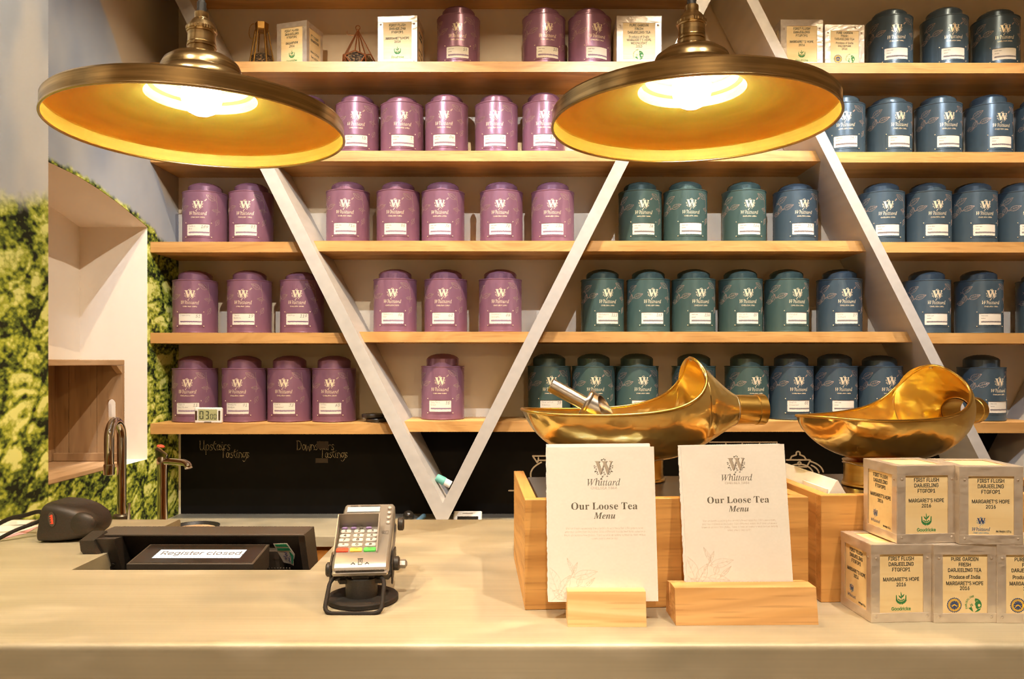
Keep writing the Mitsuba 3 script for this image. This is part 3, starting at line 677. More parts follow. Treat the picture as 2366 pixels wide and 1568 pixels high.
# ---------------------------------------------------------------- tea boxes
def hands_logo(h):
    """Two cupped hands around a sprout, h tall, bottom at y 0."""
    o = Polygon([(-.42, .72), (-.42, .30), (-.30, .12), (-.06, 0), (0, .10), (.06, 0), (.30, .12), (.42, .30), (.42, .72), (.36, .74), (.33, .38), (.16, .26), (0, .20), (-.16, .26), (-.33, .38), (-.36, .74)])
    palm = union_all([Polygon([(-.30, .42), (-.05, .24), (0, .30), (-.20, .44)]), Polygon([(.30, .42), (.05, .24), (0, .30), (.20, .44)])])
    sprout = union_all([leaf(-.12, .62, .34, .10, 130), leaf(.13, .66, .40, .11, 50), leaf(0, .78, .42, .08, 95), LineString([(0, .34), (0, .6)]).buffer(.018)])
    return affinity.scale(union_all([o, palm, sprout]), h, h, origin=(0, 0))


def seal(h):
    """A round seal with a notched rim, a yellow ring and a blue field (centre at 0)."""
    r = h / 2
    rim = union_all([Point(0, 0).buffer(r * .93, quad_segs=8)] + [Point(r * .93 * math.cos(a), r * .93 * math.sin(a)).buffer(r * .075, quad_segs=2) for a in np.arange(24) * math.pi / 12])
    marks = union_all([affinity.rotate(sbox(r * .66 , -r * .03, r * .80, r * .03), d, origin=(0, 0)) for d in range(20, 340, 12)])
    ring = Point(0, 0).buffer(r * .84, quad_segs=10)
    field = Point(0, 0).buffer(r * .58, quad_segs=10)
    stars = union_all([Point(r * .46 * math.cos(a), r * .46 * math.sin(a)).buffer(r * .05, quad_segs=1) for a in np.arange(10) * math.pi / 5])
    rows = union_all([LineString([(-r * .34, r * (-.25 + .1 * i)), (0, r * (.02 + .05 * i)), (r * .34, r * (-.22 + .08 * i))]).buffer(r * .022) for i in range(3)])
    return rim, ring, union_all([field, marks]), union_all([stars, rows])


def tea_emblem(h):
    """The round green tea board mark: a leaf and a profile within a circle (centre at 0)."""
    r = h / 2
    face = Polygon([(.05, .95), (.45, .85), (.8, .55), (.97, .1), (.9, -.35), (.55, -.42), (.45, -.62), (.12, -.40), (.20, -.20), (.06, -.16), (.12, .02), (-.02, .10), (.12, .38), (.0, .62)])
    ear = Point(.62, -.05).buffer(.20); brow = LineString([(.10, .52), (.45, .60)]).buffer(.035)
    shoulder = Polygon([(.02, -.98), (.45, -.58), (.85, -.46), (.72, -.72), (.4, -.93)])
    hand = Polygon([(-.90, -.42), (-.62, -.66), (-.22, -.96), (-.32, -.62), (-.42, -.40), (-.52, -.05), (-.60, -.38)])
    sp = union_all([leaf(-.42, .08, .30, .12, 100), leaf(-.60, 0, .24, .1, 140), leaf(-.28, -.05, .24, .1, 50)])
    g = union_all([face.difference(union_all([ear, brow])), shoulder, hand, sp])
    return affinity.scale(g, r, r, origin=(0, 0))


TEXTS = {'first': [('FIRST FLUSH', 0), ('DARJEELING', 1), ('FTGFOP1', 2), ("MARGARET'S HOPE", 3.75), ('2016', 4.7)],
         'badam': [('FIRST FLUSH', 0), ('DARJEELING', 1), ('FTGFOP1', 2), ('BADAMTAM', 3.75), ('2016', 4.7)],
         'pure': [('PURE GARDEN', 0), ('FRESH', 1), ('DARJEELING TEA', 2), ('Produce of India', 3.25), ("MARGARET'S HOPE", 4.4), ('2016', 5.3)],
         'moon': [('PURE GARDEN', 0), ('FRESH', 1), ('DARJEELING TEA', 2), ('Produce of India', 3.25), ("MARGARET'S HOPE", 4.1), ('MOONLIGHT', 5.0), ('2015', 5.9)],
         'pbad': [('PURE GARDEN', 0), ('FRESH', 1), ('DARJEELING TEA', 2), ('Produce of India', 3.25), ('BADAMTAM', 4.2), ('2016', 5.1)]}


def tea_box(label, group, M, w, d, h, front, mark, side=None, lean=0):
    """A plywood tea box w wide, d deep, h tall, edged in metal; its front left foot is the origin of M, the front faces -y."""
    t = thing('tea_box', label, 'tea box', group)
    s = w / .084
    st, bd, e = .0118 * s, .0128 * s, .0008
    o = lambda n, m, mat, parent=t, **k: obj(n, app(m, M), mat, parent, **k)
    o('panel', rbox(e, w - e, e, d - e, e, h - e, .0005), 'ply_panel')
    o('lid_band', cat(rbox(-e, w + e, -e, .0004, h - bd, h, .0004), rbox(-e, w + e, d - .0004, d + e, h - bd, h, .0004), rbox(-e, .0004, -e, d + e, h - bd, h, .0004), rbox(w - .0004, w + e, -e, d + e, h - bd, h, .0004),
                        rbox(-e, w + e, -e, st, h - .0004, h + e, .0003), rbox(-e, w + e, d - st, d + e, h - .0004, h + e, .0003), rbox(-e, st, st, d - st, h - .0004, h + e, .0003), rbox(w - st, w + e, st, d - st, h - .0004, h + e, .0003)), 'tea_metal')
    o('base_band', cat(rbox(-e, w + e, -e, .0004, 0, bd, .0004), rbox(-e, w + e, d - .0004, d + e, 0, bd, .0004), rbox(-e, .0004, -e, d + e, 0, bd, .0004), rbox(w - .0004, w + e, -e, d + e, 0, bd, .0004)), 'tea_metal')
    for x0 in (0, w - st):
        for y0, y1 in ((-e * .7, .0004), (d - .0004, d + e * .7)): o('corner_strip', rbox(x0, x0 + st, y0, y1, bd * .6, h - bd * .6, .0003), 'tea_metal')
    for x0, x1 in ((-e * .7, .0004), (w - .0004, w + e * .7)):
        for y0 in (0, d - st): o('corner_strip', rbox(x0, x1, y0, y0 + st, bd * .6, h - bd * .6, .0003), 'tea_metal')
    for x in (st * .55, w - st * .55):
        for z in (h - bd * 1.35, bd * .62):
            q = lathe([(0, .0008), (.0009, .0007), (.0014, 0), (.0019, .0003), (.0021, 0)], 10); q.apply_scale(s)
            o('rivet', app(q, frame((x, -e, z), (1, 0, 0), (0, 0, 1))), 'tea_metal', smooth=True)
    for z in (h - bd * 1.35,):
        q = lathe([(0, .0008), (.0009, .0007), (.0014, 0), (.0019, .0003), (.0021, 0)], 10); q.apply_scale(s)
        o('rivet', app(q, frame((-e, st * .55, z), (0, -1, 0), (0, 0, 1))), 'tea_metal', smooth=True)
    FR = frame((w / 2, .0008, 0), (1, 0, 0), (0, 0, 1))
    lh = h * .0530

    def lettering(kind, FR, wide=.80):
        ms = []
        for txt, row in TEXTS[kind]:
            k = .92 if row < 3 and kind != 'pure' else .88
            ms.append(app(mv(text(txt, lh * k, True, wide, depth=.00025), 0, h * .795 - row * lh * 1.34), FR))
        return cat(*ms)
    o('lettering', lettering(front, FR), 'ink')
    def put(shape, x, y, mat, name, dz=.00025, FR=FR): o(name, app(mv(flat(shape, dz), x, y), FR), mat)
    if mark == 'hands':
        put(hands_logo(h * .165), 0, h * .225, 'green_ink', 'hands_emblem')
        o('maker_name', app(mv(text('Goodricke', h * .042, True, .92, depth=.00025), 0, h * .150), FR), 'green_ink')
    elif mark == 'crest':
        W_, S_, R_ = crest(h * .105)
        put(union_all([W_, S_]), -w * .155, h * .245, 'blue_ink', 'crest_letter'); put(R_, -w * .155, h * .245, 'sky_ink', 'crest_wreath')
        o('maker_name', app(mv(serif('Whittard', 'i', h * .043, depth=.00025), -w * .155, h * .172), FR), 'blue_ink')
        o('maker_place', app(mv(text('CHELSEA 1886', h * .018, False, 1.1, depth=.00025), -w * .155, h * .138), FR), 'sky_ink')
        o('net_weight', app(mv(text('Net Weight : 125 g.', h * .025, True, .64, depth=.00025), w * .205, h * .155), FR), 'ink')
    else:
        if mark != 'board':
            for k, (g, mat) in enumerate(zip(seal(h * .195), ('blue_ink', 'seal_yellow', 'blue_ink', 'seal_yellow'))): put(g, -w * .168, h * .225, mat, 'round_seal', .0002 + .0001 * k)
        bx = w * .162 if mark != 'board' else 0
        put(tea_emblem(h * .185), bx, h * .225, 'green_ink', 'round_emblem')
        ms = []
        for i, ch in enumerate('DARJEELING'):
            a = math.radians(200 - i * 11.0); r = h * .103
            ms.append(app(text(ch, h * .022, True, depth=.00025), frame((bx + r * math.cos(a), h * .225 + r * math.sin(a), 0), (math.sin(a), -math.cos(a), 0), (math.cos(a), math.sin(a), 0))))
        o('emblem_lettering', app(cat(*ms), FR), 'green_ink')
    if side:
        FS = frame((.0008 if side > 0 else .0008, d / 2, 0), (0, -1, 0), (0, 0, 1)) if side == 1 else frame((w - .0008, d / 2, 0), (0, 1, 0), (0, 0, 1))
        if side == 1:
            o('lettering', lettering('first', FS), 'ink')
            W_, S_, R_ = crest(h * .105)
            o('crest_letter', app(mv(flat(union_all([W_, S_]), .0002), -d * .15, h * .245), FS), 'blue_ink'); o('crest_wreath', app(mv(flat(R_, .0002), -d * .15, h * .245), FS), 'sky_ink')
            o('maker_name', app(mv(serif('Whittard', 'i', h * .040, depth=.0002), -d * .15, h * .175), FS), 'blue_ink')
            o('net_weight', app(mv(text('Net Weight : 125 g.', h * .024, True, .58, depth=.0002), d * .19, h * .15), FS), 'ink')
        else:
            o('lettering', app(cat(mv(text('PT 15589', lh, True, .9), 0, h * .72), mv(text('HAMBURG', lh, True, .9), 0, h * .63), *[mv(text(a, lh * .8, True, .8), 0, h * y) for a, y in (('Gross : 1.25 Kg', .38), ('Tare : 0.25 Kg', .27), ('Nett : 1.00 Kg', .16))]), FS), 'ink')
    return t


CT = 1.0502
G0 = 'small metal edged tea boxes stacked on the counter'


def counter_box(label, x_px, y_px, z, rot, front, mark, side):
    y = (CAMZ - z) * F / (y_px - CY)
    return tea_box(label, G0, rotz(rot, (X(x_px, y), y, z)), .0838, .083, .104, front, mark, side)


counter_box('tea box with green hands emblem, bottom left of the counter stack', 2013, 1438, CT, 3.4, 'first', 'hands', 1)
counter_box('tea box with round seals, in the middle of the counter stack\'s bottom row', 2158, 1438, CT, .5, 'pure', 'seal', None)
counter_box('tea box cut off by the picture edge, rightmost in the counter stack', 2304, 1438.5, CT, -1.0, 'pure', 'seal', None)
Z2 = CT + .104 + .0012
counter_box('tea box with green hands emblem, upper left on the counter stack', 2073, 1255.5, Z2, 5.0, 'first', 'hands', 1)
counter_box('tea box with blue crest and net weight, upper right on the counter stack', 2217, 1257, Z2, -1.2, 'first', 'crest', None)


def shelf_box(label, b, x_px, y, rot, w, h, front, mark, side):
    return tea_box(label, 'larger tea boxes on the top shelf', rotz(rot, (X(x_px, y), y, level(b, 1) + .0003)), w, w * .92, h, front, mark, side)


shelf_box('tea box set corner-on between the two glass lanterns on the top shelf', 1, 640, 3.09, -16, .135, .185, 'badam', 'hands', 2)
shelf_box('tea box with hands emblem beside the diamond shaped lantern, top shelf', 1, 873, 3.045, -4, .158, .195, 'first', 'hands', 2)
shelf_box('tea box with one round green emblem, right end of top shelf inside the V', 1, 1425, 3.05, 0, .178, .20, 'moon', 'board', None)
shelf_box('taller tea box beside the slanting arm on the right top shelf', 3, 1804, 3.06, 0, .168, .195, 'first', 'hands', 1)
shelf_box('shorter tea box with round seal next to the right top shelf caddies', 3, 1906, 3.06, 2, .16, .176, 'pbad', 'seal', None)

# ---------------------------------------------------------------- glass lanterns on the top shelf
def bars(pairs, r, n=6): return cat(*[sweep([a, b], r, n) for a, b in pairs])


zs = level(1, 1) + .0005
yc = 3.13
ln = thing('glass_lantern', 'tall tapering brass and glass lantern filled with dried tea on the top shelf', 'lantern')
def ring4(w, d, z, rot=18): return [app(trimesh.Trimesh([p]), rotz(rot, (X(601, yc), yc, zs))).vertices[0] for p in ((-w, -d, z), (w, -d, z), (w, d, z), (-w, d, z))]
def ring6(r, z, rot=10): return [V3([X(605, yc) + r * math.cos(math.radians(60 * k + rot)), yc + r * math.sin(math.radians(60 * k + rot)), zs + z]) for k in range(6)]


lo = ring6(.054, .004); up = ring6(.025, .175); tp = ring6(.027, .205); lo2 = ring6(.056, .012)
obj('frame', bars([(lo[k], lo[(k + 1) % 6]) for k in range(6)] + [(lo2[k], lo2[(k + 1) % 6]) for k in range(6)] + [(lo[k], up[k]) for k in range(6)] + [(up[k], up[(k + 1) % 6]) for k in range(6)], .0034), 'lantern_brass', ln)
obj('cap', trimesh.convex.convex_hull(np.array(up + tp)), 'lantern_brass', ln)
obj('clasp', sweep(spline([V3(tp[3]) + V3([-.002, -.004, -.005]), V3(tp[3]) + V3([-.02, -.012, -.045]), V3(tp[3]) + V3([-.012, -.012, -.068]), V3(tp[3]) + V3([.01, -.01, -.06])], 14), .0016, 6), 'lantern_brass', ln)
for k in range(6): obj('pane', trimesh.Trimesh([lo[k], lo[(k + 1) % 6], up[(k + 1) % 6], up[k]], [[0, 1, 2], [0, 2, 3]]), 'pane_glass', ln)


def heap(ringpts, ztop, seed):
    """A lumpy filling: hull of a ring and a raised middle, roughened."""
    m = trimesh.convex.convex_hull(np.array(ringpts)).subdivide_to_size(.008)
    v = m.vertices; c = v.mean(0); v = v + (v - c) * (meshkit.fbm(v * 170, 2, seed)[:, None] - .62) * .16
    return trimesh.Trimesh(v, m.faces, process=False)


def lerp6(a, b, t, s=.93):
    c = [(1 - t) * p + t * q for p, q in zip(a, b)]; m = np.mean(c, 0); return [m + (p - m) * s for p in c]


k = obj('tea_filling', heap(lerp6(lo, up, .02) + lerp6(lo, up, .40) + [V3([X(605, yc), yc, zs + .088])], 0, 1), 'tea_leaves', ln); labels[k] = {'kind': 'stuff'}
ln = thing('glass_lantern', 'diamond shaped copper glass lantern with a ring, filled with tea', 'lantern')
cx_ = X(827, yc)
def ring5(r, z, rot): return [V3([cx_ + r * math.cos(math.radians(72 * k + rot)), yc + r * math.sin(math.radians(72 * k + rot)), zs + z]) for k in range(5)]


b5, m5, u5, apex = ring5(.040, .003, -90), ring5(.070, .055, -54), ring5(.058, .072, -90), V3([cx_, yc, zs + .178])
prs = [(b5[k], b5[(k + 1) % 5]) for k in range(5)] + [(b5[k], m5[k]) for k in range(5)] + [(b5[(k + 1) % 5], m5[k]) for k in range(5)] + [(m5[k], u5[(k + 1) % 5]) for k in range(5)] + [(u5[k], m5[k]) for k in range(5)] + [(m5[k], apex) for k in range(5)] + [(u5[0], apex)]
obj('frame', bars(prs, .0028), 'lantern_copper', ln)
obj('ring', sweep([apex + V3([.009 * math.cos(a), 0, .010 + .009 * math.sin(a)]) for a in np.linspace(0, 2 * math.pi, 14, endpoint=False)], .0018, 6, True), 'lantern_copper', ln)
obj('knob', mv(trimesh.creation.icosphere(subdivisions=2, radius=.006), *(apex + V3([0, 0, -.002]))), 'lantern_copper', ln, True)
obj('hook', sweep(spline([apex + V3([0, -.004, -.01]), apex + V3([-.03, -.012, -.025]), apex + V3([-.042, -.012, -.018]), apex + V3([-.04, -.012, -.008])], 12), .0013, 6), 'lantern_copper', ln)
for k in range(5): obj('pane', trimesh.Trimesh([m5[k], m5[(k + 1) % 5], apex], [[0, 1, 2]]), 'pane_glass', ln)
for k in range(5): obj('pane', trimesh.Trimesh([b5[(k + 1) % 5], m5[k], u5[(k + 1) % 5], m5[(k + 1) % 5]], [[0, 1, 2], [0, 2, 3]]) if k != 9 else None, 'pane_glass', ln)
cen = V3([cx_, yc, zs + .05])
k = obj('tea_filling', heap([cen + (p - cen) * .93 for p in b5 + m5] + [p * 1.0 for p in [cen + (q - cen) * .9 for q in u5]] + [cen + V3([0, 0, .038])], 0, 2), 'tea_leaves', ln); labels[k] = {'kind': 'stuff'}

# ---------------------------------------------------------------- small things on the lowest shelf and the back worktop
z5 = level(0, 5) + .0003
tmr = thing('kitchen_timer', 'small silver digital timer reading 03 00 on the lowest shelf', 'timer')
ty = 3.008
MT = rotz(-3, (X(480, ty), ty, z5))
o = lambda n, m, mat, **k: obj(n, app(m, MT), mat, tmr, **k)
o('case', rbox(-.054, .054, 0, .020, .0, .062, .004), 'white_plastic')
o('screen', rbox(-.038, .038, -.0008, .002, .011, .055, .0005), 'lcd')
SEG = {'0': 'abcdef', '3': 'abgcd'}


def seven(ch, h, w, t):
    S = {'a': sbox(t, h - t, w - t, h), 'd': sbox(t, 0, w - t, t), 'g': sbox(t, h / 2 - t / 2, w - t, h / 2 + t / 2), 'f': sbox(0, h / 2 + t * .3, t, h - t * .4), 'b': sbox(w - t, h / 2 + t * .3, w, h - t * .4), 'e': sbox(0, t * .4, t, h / 2 - t * .3), 'c': sbox(w - t, t * .4, w, h / 2 - t * .3)}
    return union_all([S[c] for c in SEG[ch]])


dg = union_all([affinity.translate(seven('0', .033, .016, .0042), -.033, .016), affinity.translate(seven('3', .033, .016, .0042), -.011, .016), affinity.translate(seven('0', .021, .011, .0026), .010, .016), affinity.translate(seven('0', .021, .011, .0026), .0245, .016)])
o('digits', app(flat(dg, .0003), frame((0, -.0009, 0), (1, 0, 0), (0, 0, 1))), 'lcd_dark')
for x in (-.0505, .0425): o('button', rbox(x, x + .008, -.0015, .001, .012, .05, .0008), 'steel')
o('button', rbox(-.014, .014, -.001, .001, .0035, .0065, .0004), 'black_plastic')
for i, (px, dz) in enumerate(((872, 0.0), (862, .0175))):
    single('tin_lid', lathe([(0, .0), (.042, 0), (.045, .0015), (.045, .011), (.043, .014), (.03, .0158), (0, .0165)], 40), 'lid_metal', ('lower' if i == 0 else 'upper') + ' of two loose round metal lids stacked on the lowest shelf', 'lid', 'loose metal lids', 30, T().translate([X(px, 3.1), 3.1, z5 + dz]))

zb_ = .7571
calc = thing('counter_scale', 'small white digital scale with a dark display at the foot of the V', 'scale')
MC = frame((X(1080, 3.0), 2.99, zb_ + .004), (1, .02, 0), (0, .82, .57))
o = lambda n, m, mat: obj(n, app(m, MC), mat, calc)
o('body', rbox(-.056, .056, 0, .075, -.008, .008, .004), 'white_plastic'); o('display', rbox(-.040, .042, .024, .042, .0075, .0088, .0003), 'black_gloss'); o('label_strip', rbox(-.020, .020, .056, .060, .0075, .0085, .0002), 'silver_dark')
o('rest', rbox(-.05, .05, .052, .070, -.055, -.006, .003), 'white_plastic')
teal = thing('tape_roll', 'small teal and white roll tucked in the bottom of the V', 'roll')
AX = frame((X(1028, 3.05), 3.04, vz + .068), (.46, .0, .89), (0, 1, 0))
obj('core', app(mv(lathe([(0, -.028), (.014, -.028), (.015, -.026), (.015, 0), (0, 0)], 20), 0, 0, 0), AX), 'white_plastic', teal, True)
obj('wrap', app(lathe([(0, .0), (.016, 0), (.017, .002), (.016, .034), (.012, .038), (0, .038)], 20), AX), 'teal', teal, 30)
sp = thing('tea_spoon', 'dark round-ended utensil lying on the back worktop left of the foot of the V', 'utensil')
obj('head', mv(sc(trimesh.creation.icosphere(subdivisions=3, radius=.022), 1, 1, 1.05), X(944, 2.98), 2.98, zb_ + .043), 'black_gloss', sp, True)
obj('handle', sweep([(X(944, 2.98), 2.98, zb_ + .03), (X(930, 2.9), 2.9, zb_ + .008), (X(905, 2.86), 2.86, zb_ + .008)], .006, 8), 'black_plastic', sp, True)
single('blue_strap', sweep(spline([(X(925, 2.95), 2.95, zb_ + .01), (X(950, 2.97), 2.97, zb_ + .012), (X(972, 3.0), 3.0, zb_ + .03), (X(980, 3.02), 3.02, zb_ + .038)], 14), .010, 8), 'slate_blue', 'dark blue strap lying on the back worktop beside the card terminal', 'strap', smooth=True)
dsc = single('wooden_disc', app(lathe([(0, -.006), (.027, -.006), (.029, -.003), (.029, .003), (.027, .006), (0, .006)], 32), frame((X(868, 3.08), 3.08, zb_ + .028), (1, 0, 0), (0, .25, 1))), 'crate_wood', 'round wooden disc standing on the back worktop, half hidden by the card terminal', 'disc', smooth=30)
dish = thing('round_dish', 'shallow round black-rimmed dish on the back worktop behind the till', 'dish')
Md = T().translate([X(448, 2.93), 2.93, .7551])
obj('bowl', share(lathe([(0, 0), (.075, 0), (.088, .006), (.094, .018), (.087, .018), (.080, .007), (0, .004)], 48), 30), 'black_plastic', dish, to=Md)
obj('base_disc', share(lathe([(0, .004), (.078, .0042), (.078, .0075), (0, .0078)], 48), 30), 'crate_floor', dish, to=Md)

# ---------------------------------------------------------------- niche crate and taps
cr = thing('wooden_crate', 'old wooden fruit crate standing on its side in the wall niche', 'crate')
xa, xb = NX + .002, -1.433
ya, yb = 2.12, 2.812
zc0, zc1 = NZ + .0005, 1.408
obj('top_board', rbox(xa, xb, ya, yb, zc1 - .020, zc1, .002), 'crate_floor', cr)
obj('bottom_board', rbox(xa, xb + .003, ya, yb, zc0, zc0 + .016, .002), 'crate_floor', cr)
obj('back_board', rbox(xa, xa + .012, ya, yb, zc0 + .0165, zc1 - .0205, .002), 'crate_wood', cr)
cuts = [xa + .0125, X(160, 2.80), X(224.5, 2.80), xb]
for i in range(3):
    g = sbox(cuts[i] + .0008, zc0 + .0165, cuts[i + 1] - .0008, zc1 - .0205)
    if i == 2: g = g.difference(LineString([(X(257, 2.80), Z(932, 2.80)), (X(257.5, 2.80), Z(972, 2.80))]).buffer(.0165, quad_segs=6))
    obj('plank', extrude_xz(g, yb - .014, yb), 'crate_wood', cr)
obj('rail', rbox(xa + .0125, xb - .012, yb - .028, yb - .0145, zc0 + .017, Z(1046, 2.79), .002), 'crate_wood', cr)
obj('corner_block', extrude_yz(Polygon([(yb - .0145, zc1 - .021), (yb - .055, zc1 - .021), (yb - .0145, zc1 - .05)]), xb - .022, xb - .001), 'crate_floor', cr)

tp = thing('gooseneck_tap', 'tall chrome gooseneck tap at the left, in front of the niche crate', 'tap')
ty = 2.36
bx = X(281, ty); xn = X(252, ty - .082)
pth = [(bx, ty, .757), (bx, ty, 1.0), (bx, ty, Z(1012, ty))] + [(bx + (xn - bx) * t, ty - .041 + .041 * math.cos(math.pi * t), Z(1012, ty) + .055 * math.sin(math.pi * t)) for t in np.linspace(.08, .95, 13)] + [(xn, ty - .082, Z(1030, ty)), (xn, ty - .082, Z(1078, ty))]
obj('spout', sweep(pth, .0135, 20), 'chrome', tp, True)
obj('nozzle', app(lathe([(0, 0), (.0135, 0), (.0155, .002), (.0155, .03), (.0135, .033), (0, .033)], 20), [[1, 0, 0, xn], [0, 1, 0, ty - .082], [0, 0, 1, Z(1088, ty)], [0, 0, 0, 1]]), 'chrome', tp, 30)
obj('collar', mv(lathe([(.0136, 0), (.0245, 0), (.0255, .003), (.0255, .020), (.022, .024), (.0136, .026)], 28), bx, ty, Z(1205, ty)), 'steel_dark', tp, 30)
obj('base', mv(lathe([(.0136, 0), (.030, 0), (.03, .008), (.0136, .012)], 28), bx, ty, .7555), 'chrome', tp, 30)
obj('lever', sweep([(bx + .014, ty, Z(1203, ty)), (X(300, ty), ty - .01, Z(1196, ty)), (X(306, ty), ty - .02, Z(1160, ty))], .0048, 8), 'steel', tp, True)
tp = thing('pillar_tap', 'chrome pillar tap with a red marked lever and straight spout beside the chalkboard', 'tap')
ty = 2.62
bx = X(375.5, ty)
obj('pillar', mv(lathe([(0, .7555), (.026, .7555), (.026, .765), (.0165, .775), (.0165, Z(1085, ty)), (.0185, Z(1078, ty)), (.0185, Z(1062, ty)), (.0155, Z(1054, ty)), (0, Z(1052, ty))], 24), bx, ty), 'chrome', tp, 30)
obj('spout', sweep(spline([(bx + .01, ty - .004, Z(1066, ty)), (X(400, ty), ty - .02, Z(1064, ty)), (X(430, ty), ty - .04, Z(1064, ty)), (X(446, ty), ty - .05, Z(1067, ty)), (X(452, ty), ty - .055, Z(1076, ty))], 18), [.0115] * 15 + [.012, .0125, .013], 14), 'chrome', tp, True)
obj('handle', trimesh.convex.convex_hull(V3([(bx + a, ty + b, z) for a, b, z in ((-.017, -.012, Z(1058, ty)), (.015, -.012, Z(1058, ty)), (-.019, -.014, Z(1036, ty)), (-.017, .012, Z(1052, ty)), (.015, .012, Z(1058, ty)), (.024, -.012, Z(1048, ty)), (.020, -.014, Z(1050, ty)), (-.019, .01, Z(1032, ty)), (-.012, -.014, Z(1031, ty)))])), 'chrome', tp)
obj('hot_mark', app(lathe([(0, .003), (.010, .002), (.013, 0), (0, -.001)], 16), frame((bx - .004, ty - .004, Z(1030, ty)), (1, .0, -.30), (.1, 1, .2))), 'red', tp, True)

# ---------------------------------------------------------------- till, scanner, papers
till = thing('till_screen', 'black till seen from behind, sunk in the counter cut-out with a lit customer display', 'till')
y0, y1, zt_ = 1.425, 1.487, 1.0795
xl, xr = X(222, y0), X(704, y0)
o = lambda n, m, mat, parent=till, **k: obj(n, m, mat, parent, **k)
prof = [(y0, zt_), (y1 + .008, zt_), (y1 + .07, .93), (y0 + .115, .91), (y0 + .070, .985), (y0 + .0, zt_ - .003)]
o('housing', extrude_yz(prof, xl + .012, xr - .012), 'black_plastic')
o('top_bezel', trimesh.convex.convex_hull(np.vstack([rbox(xl, xr, y0 - .003, y1 + .004, zt_ - .003, zt_ + .001, .001).vertices])), 'brown_plastic')
o('side_bezel', extrude_yz([(y0 - .002, zt_ + .0005), (y0 + .066, zt_ + .0005), (y0 + .13, .92), (y0 + .072, .915)], xr - .012, xr), 'brown_plastic')
o('side_bezel', extrude_yz([(y0 - .002, zt_ + .0005), (y0 + .066, zt_ + .0005), (y0 + .13, .92), (y0 + .072, .915)], xl, xl + .012), 'black_plastic')
xb0, xb1 = X(192, 1.40), X(268, 1.40)
br = o('hinge_bracket', trimesh.convex.convex_hull(V3([(x, y, z) for x in (xb0, xb0 + .026) for y, z in ((1.388, Z(1248, 1.39)), (1.432, Z(1226, 1.43)), (1.392, 1.057), (1.44, 1.057))] + [(x, y, .94) for x in (-.742, -.722) for y in (1.45, 1.49)])), 'black_plastic')
o('hinge_plate', extrude_yz([(1.393, Z(1246, 1.39)), (1.440, Z(1236, 1.44)), (1.50, .93), (1.458, .93)], xb0 + .027, xb1), 'black_plastic')
nrm = V3([0, -.93, -.19]); 
for t_ in (.35, .68):
    q = V3([(xb0 + .027 + xb1) / 2 + .004, 1.393 + .065 * t_ * 1.0 - .002, Z(1246, 1.39) + t_ * (.93 - Z(1246, 1.39))])
    o('screw', app(lathe([(0, .001), (.003, .0012), (.0042, 0), (0, -.001)], 12), frame(q, (1, 0, 0), (0, .45, -.9) if False else (0, -.47, .88))), 'black_gloss', smooth=True)
o('speaker_grille', cat(*[app(rbox(-.0012, .0012, 0, .034, -.001, .002, .0003), frame((X(625, 1.46) + .0055 * i, 1.449, .985), (1, 0, 0), (.35, -.42, .84))) for i in range(9)]), 'brown_plastic')
o('lens_block', extrude_yz([(1.425, 1.048), (1.45, 1.055), (1.5, .98), (1.45, .96)], X(592, 1.43), X(645, 1.43)), 'brown_plastic')
dsp = thing('customer_display', 'black customer display with a lit white readout in front of the till', 'display')
MD = frame(((X(286, 1.328) + X(580, 1.328)) / 2 + .004, 1.328, 1.0505), (1, 0, 0), (0, .085, .013))
hw = .110
o2 = lambda n, m, mat, **k: obj(n, app(m, MD), mat, dsp, **k)
o2('case', trimesh.convex.convex_hull(V3([(s * (hw + e), y, z) for s in (-1, 1) for e, y, z in ((0, 0, -.001), (.0005, .088, -.001), (-.001, .001, 0), (-.0005, .087, 0), (0, 0, -.045), (.0, .08, -.04))])), 'brown_plastic')
o2('window', rbox(-hw + .004, hw - .004, .004, .084, -.001, .0006, .0002), 'black_gloss')
scene['readout_light'] = {'type': 'diffuse', 'reflectance': rgb(.5, .5, .5)}
k = o2('readout', rbox(-.0765, .0785, .023, .060, .0005, .0011, .0001), 'screen_off')
scene[k]['emitter'] = {'type': 'area', 'radiance': rgb(.80, .93, 1.0)}
o2('readout_text', app(text('Register closed.', .0115, False, 1.25, 'l', .0002), [[1, 0, 0, -.068], [0, 1.4, 0, .036], [0, 0, 1, .0012], [0, 0, 0, 1]]), 'silver_dark')
stk = thing('paper_sticker', 'torn green and white sticker with pen writing on the right of the till', 'sticker')
MS = frame((X(662, 1.43), 1.4225, Z(1280, 1.425)), (1, 0, 0), (0, -.47, .88))
kx = 1.43 / F
q = lambda pts: Polygon([((x - 662) * kx, (1280 - y) * kx * 1.06) for x, y in pts])
o3 = lambda n, g, mat, z: obj(n, app(mv(flat(g, .0003), 0, 0, z), MS), mat, stk)
base = q([(639, 1249), (671, 1248), (684, 1279), (681, 1292), (679, 1292), (677, 1312), (669, 1306), (655, 1302), (642, 1260)])
o3('paper', base, 'paper_white', .0)
o3('green_print', union_all([q([(642, 1251), (668, 1250), (673, 1258), (645, 1257)]), q([(645, 1262), (673, 1261), (677, 1268), (648, 1268)]), q([(672, 1269), (679, 1279), (680, 1284), (674, 1284)])]), 'sticker_green', .0004)
o3('mint_print', q([(675, 1284), (681, 1282), (679, 1292), (676, 1306), (673, 1305)]), 'sticker_mint', .0004)
wr = [[(661, 1273), (666, 1275), (662, 1279), (667, 1281), (664, 1284)], [(658, 1283), (662, 1286), (664, 1292), (660, 1291)], [(667, 1288), (671, 1291), (668, 1296), (671, 1300)], [(672, 1284), (672, 1287)]]
o3('pen_writing', union_all([LineString([((x - 662) * kx, (1280 - y) * kx * 1.06) for x, y in l]).buffer(.0005) for l in wr]), 'pen_ink', .0004)

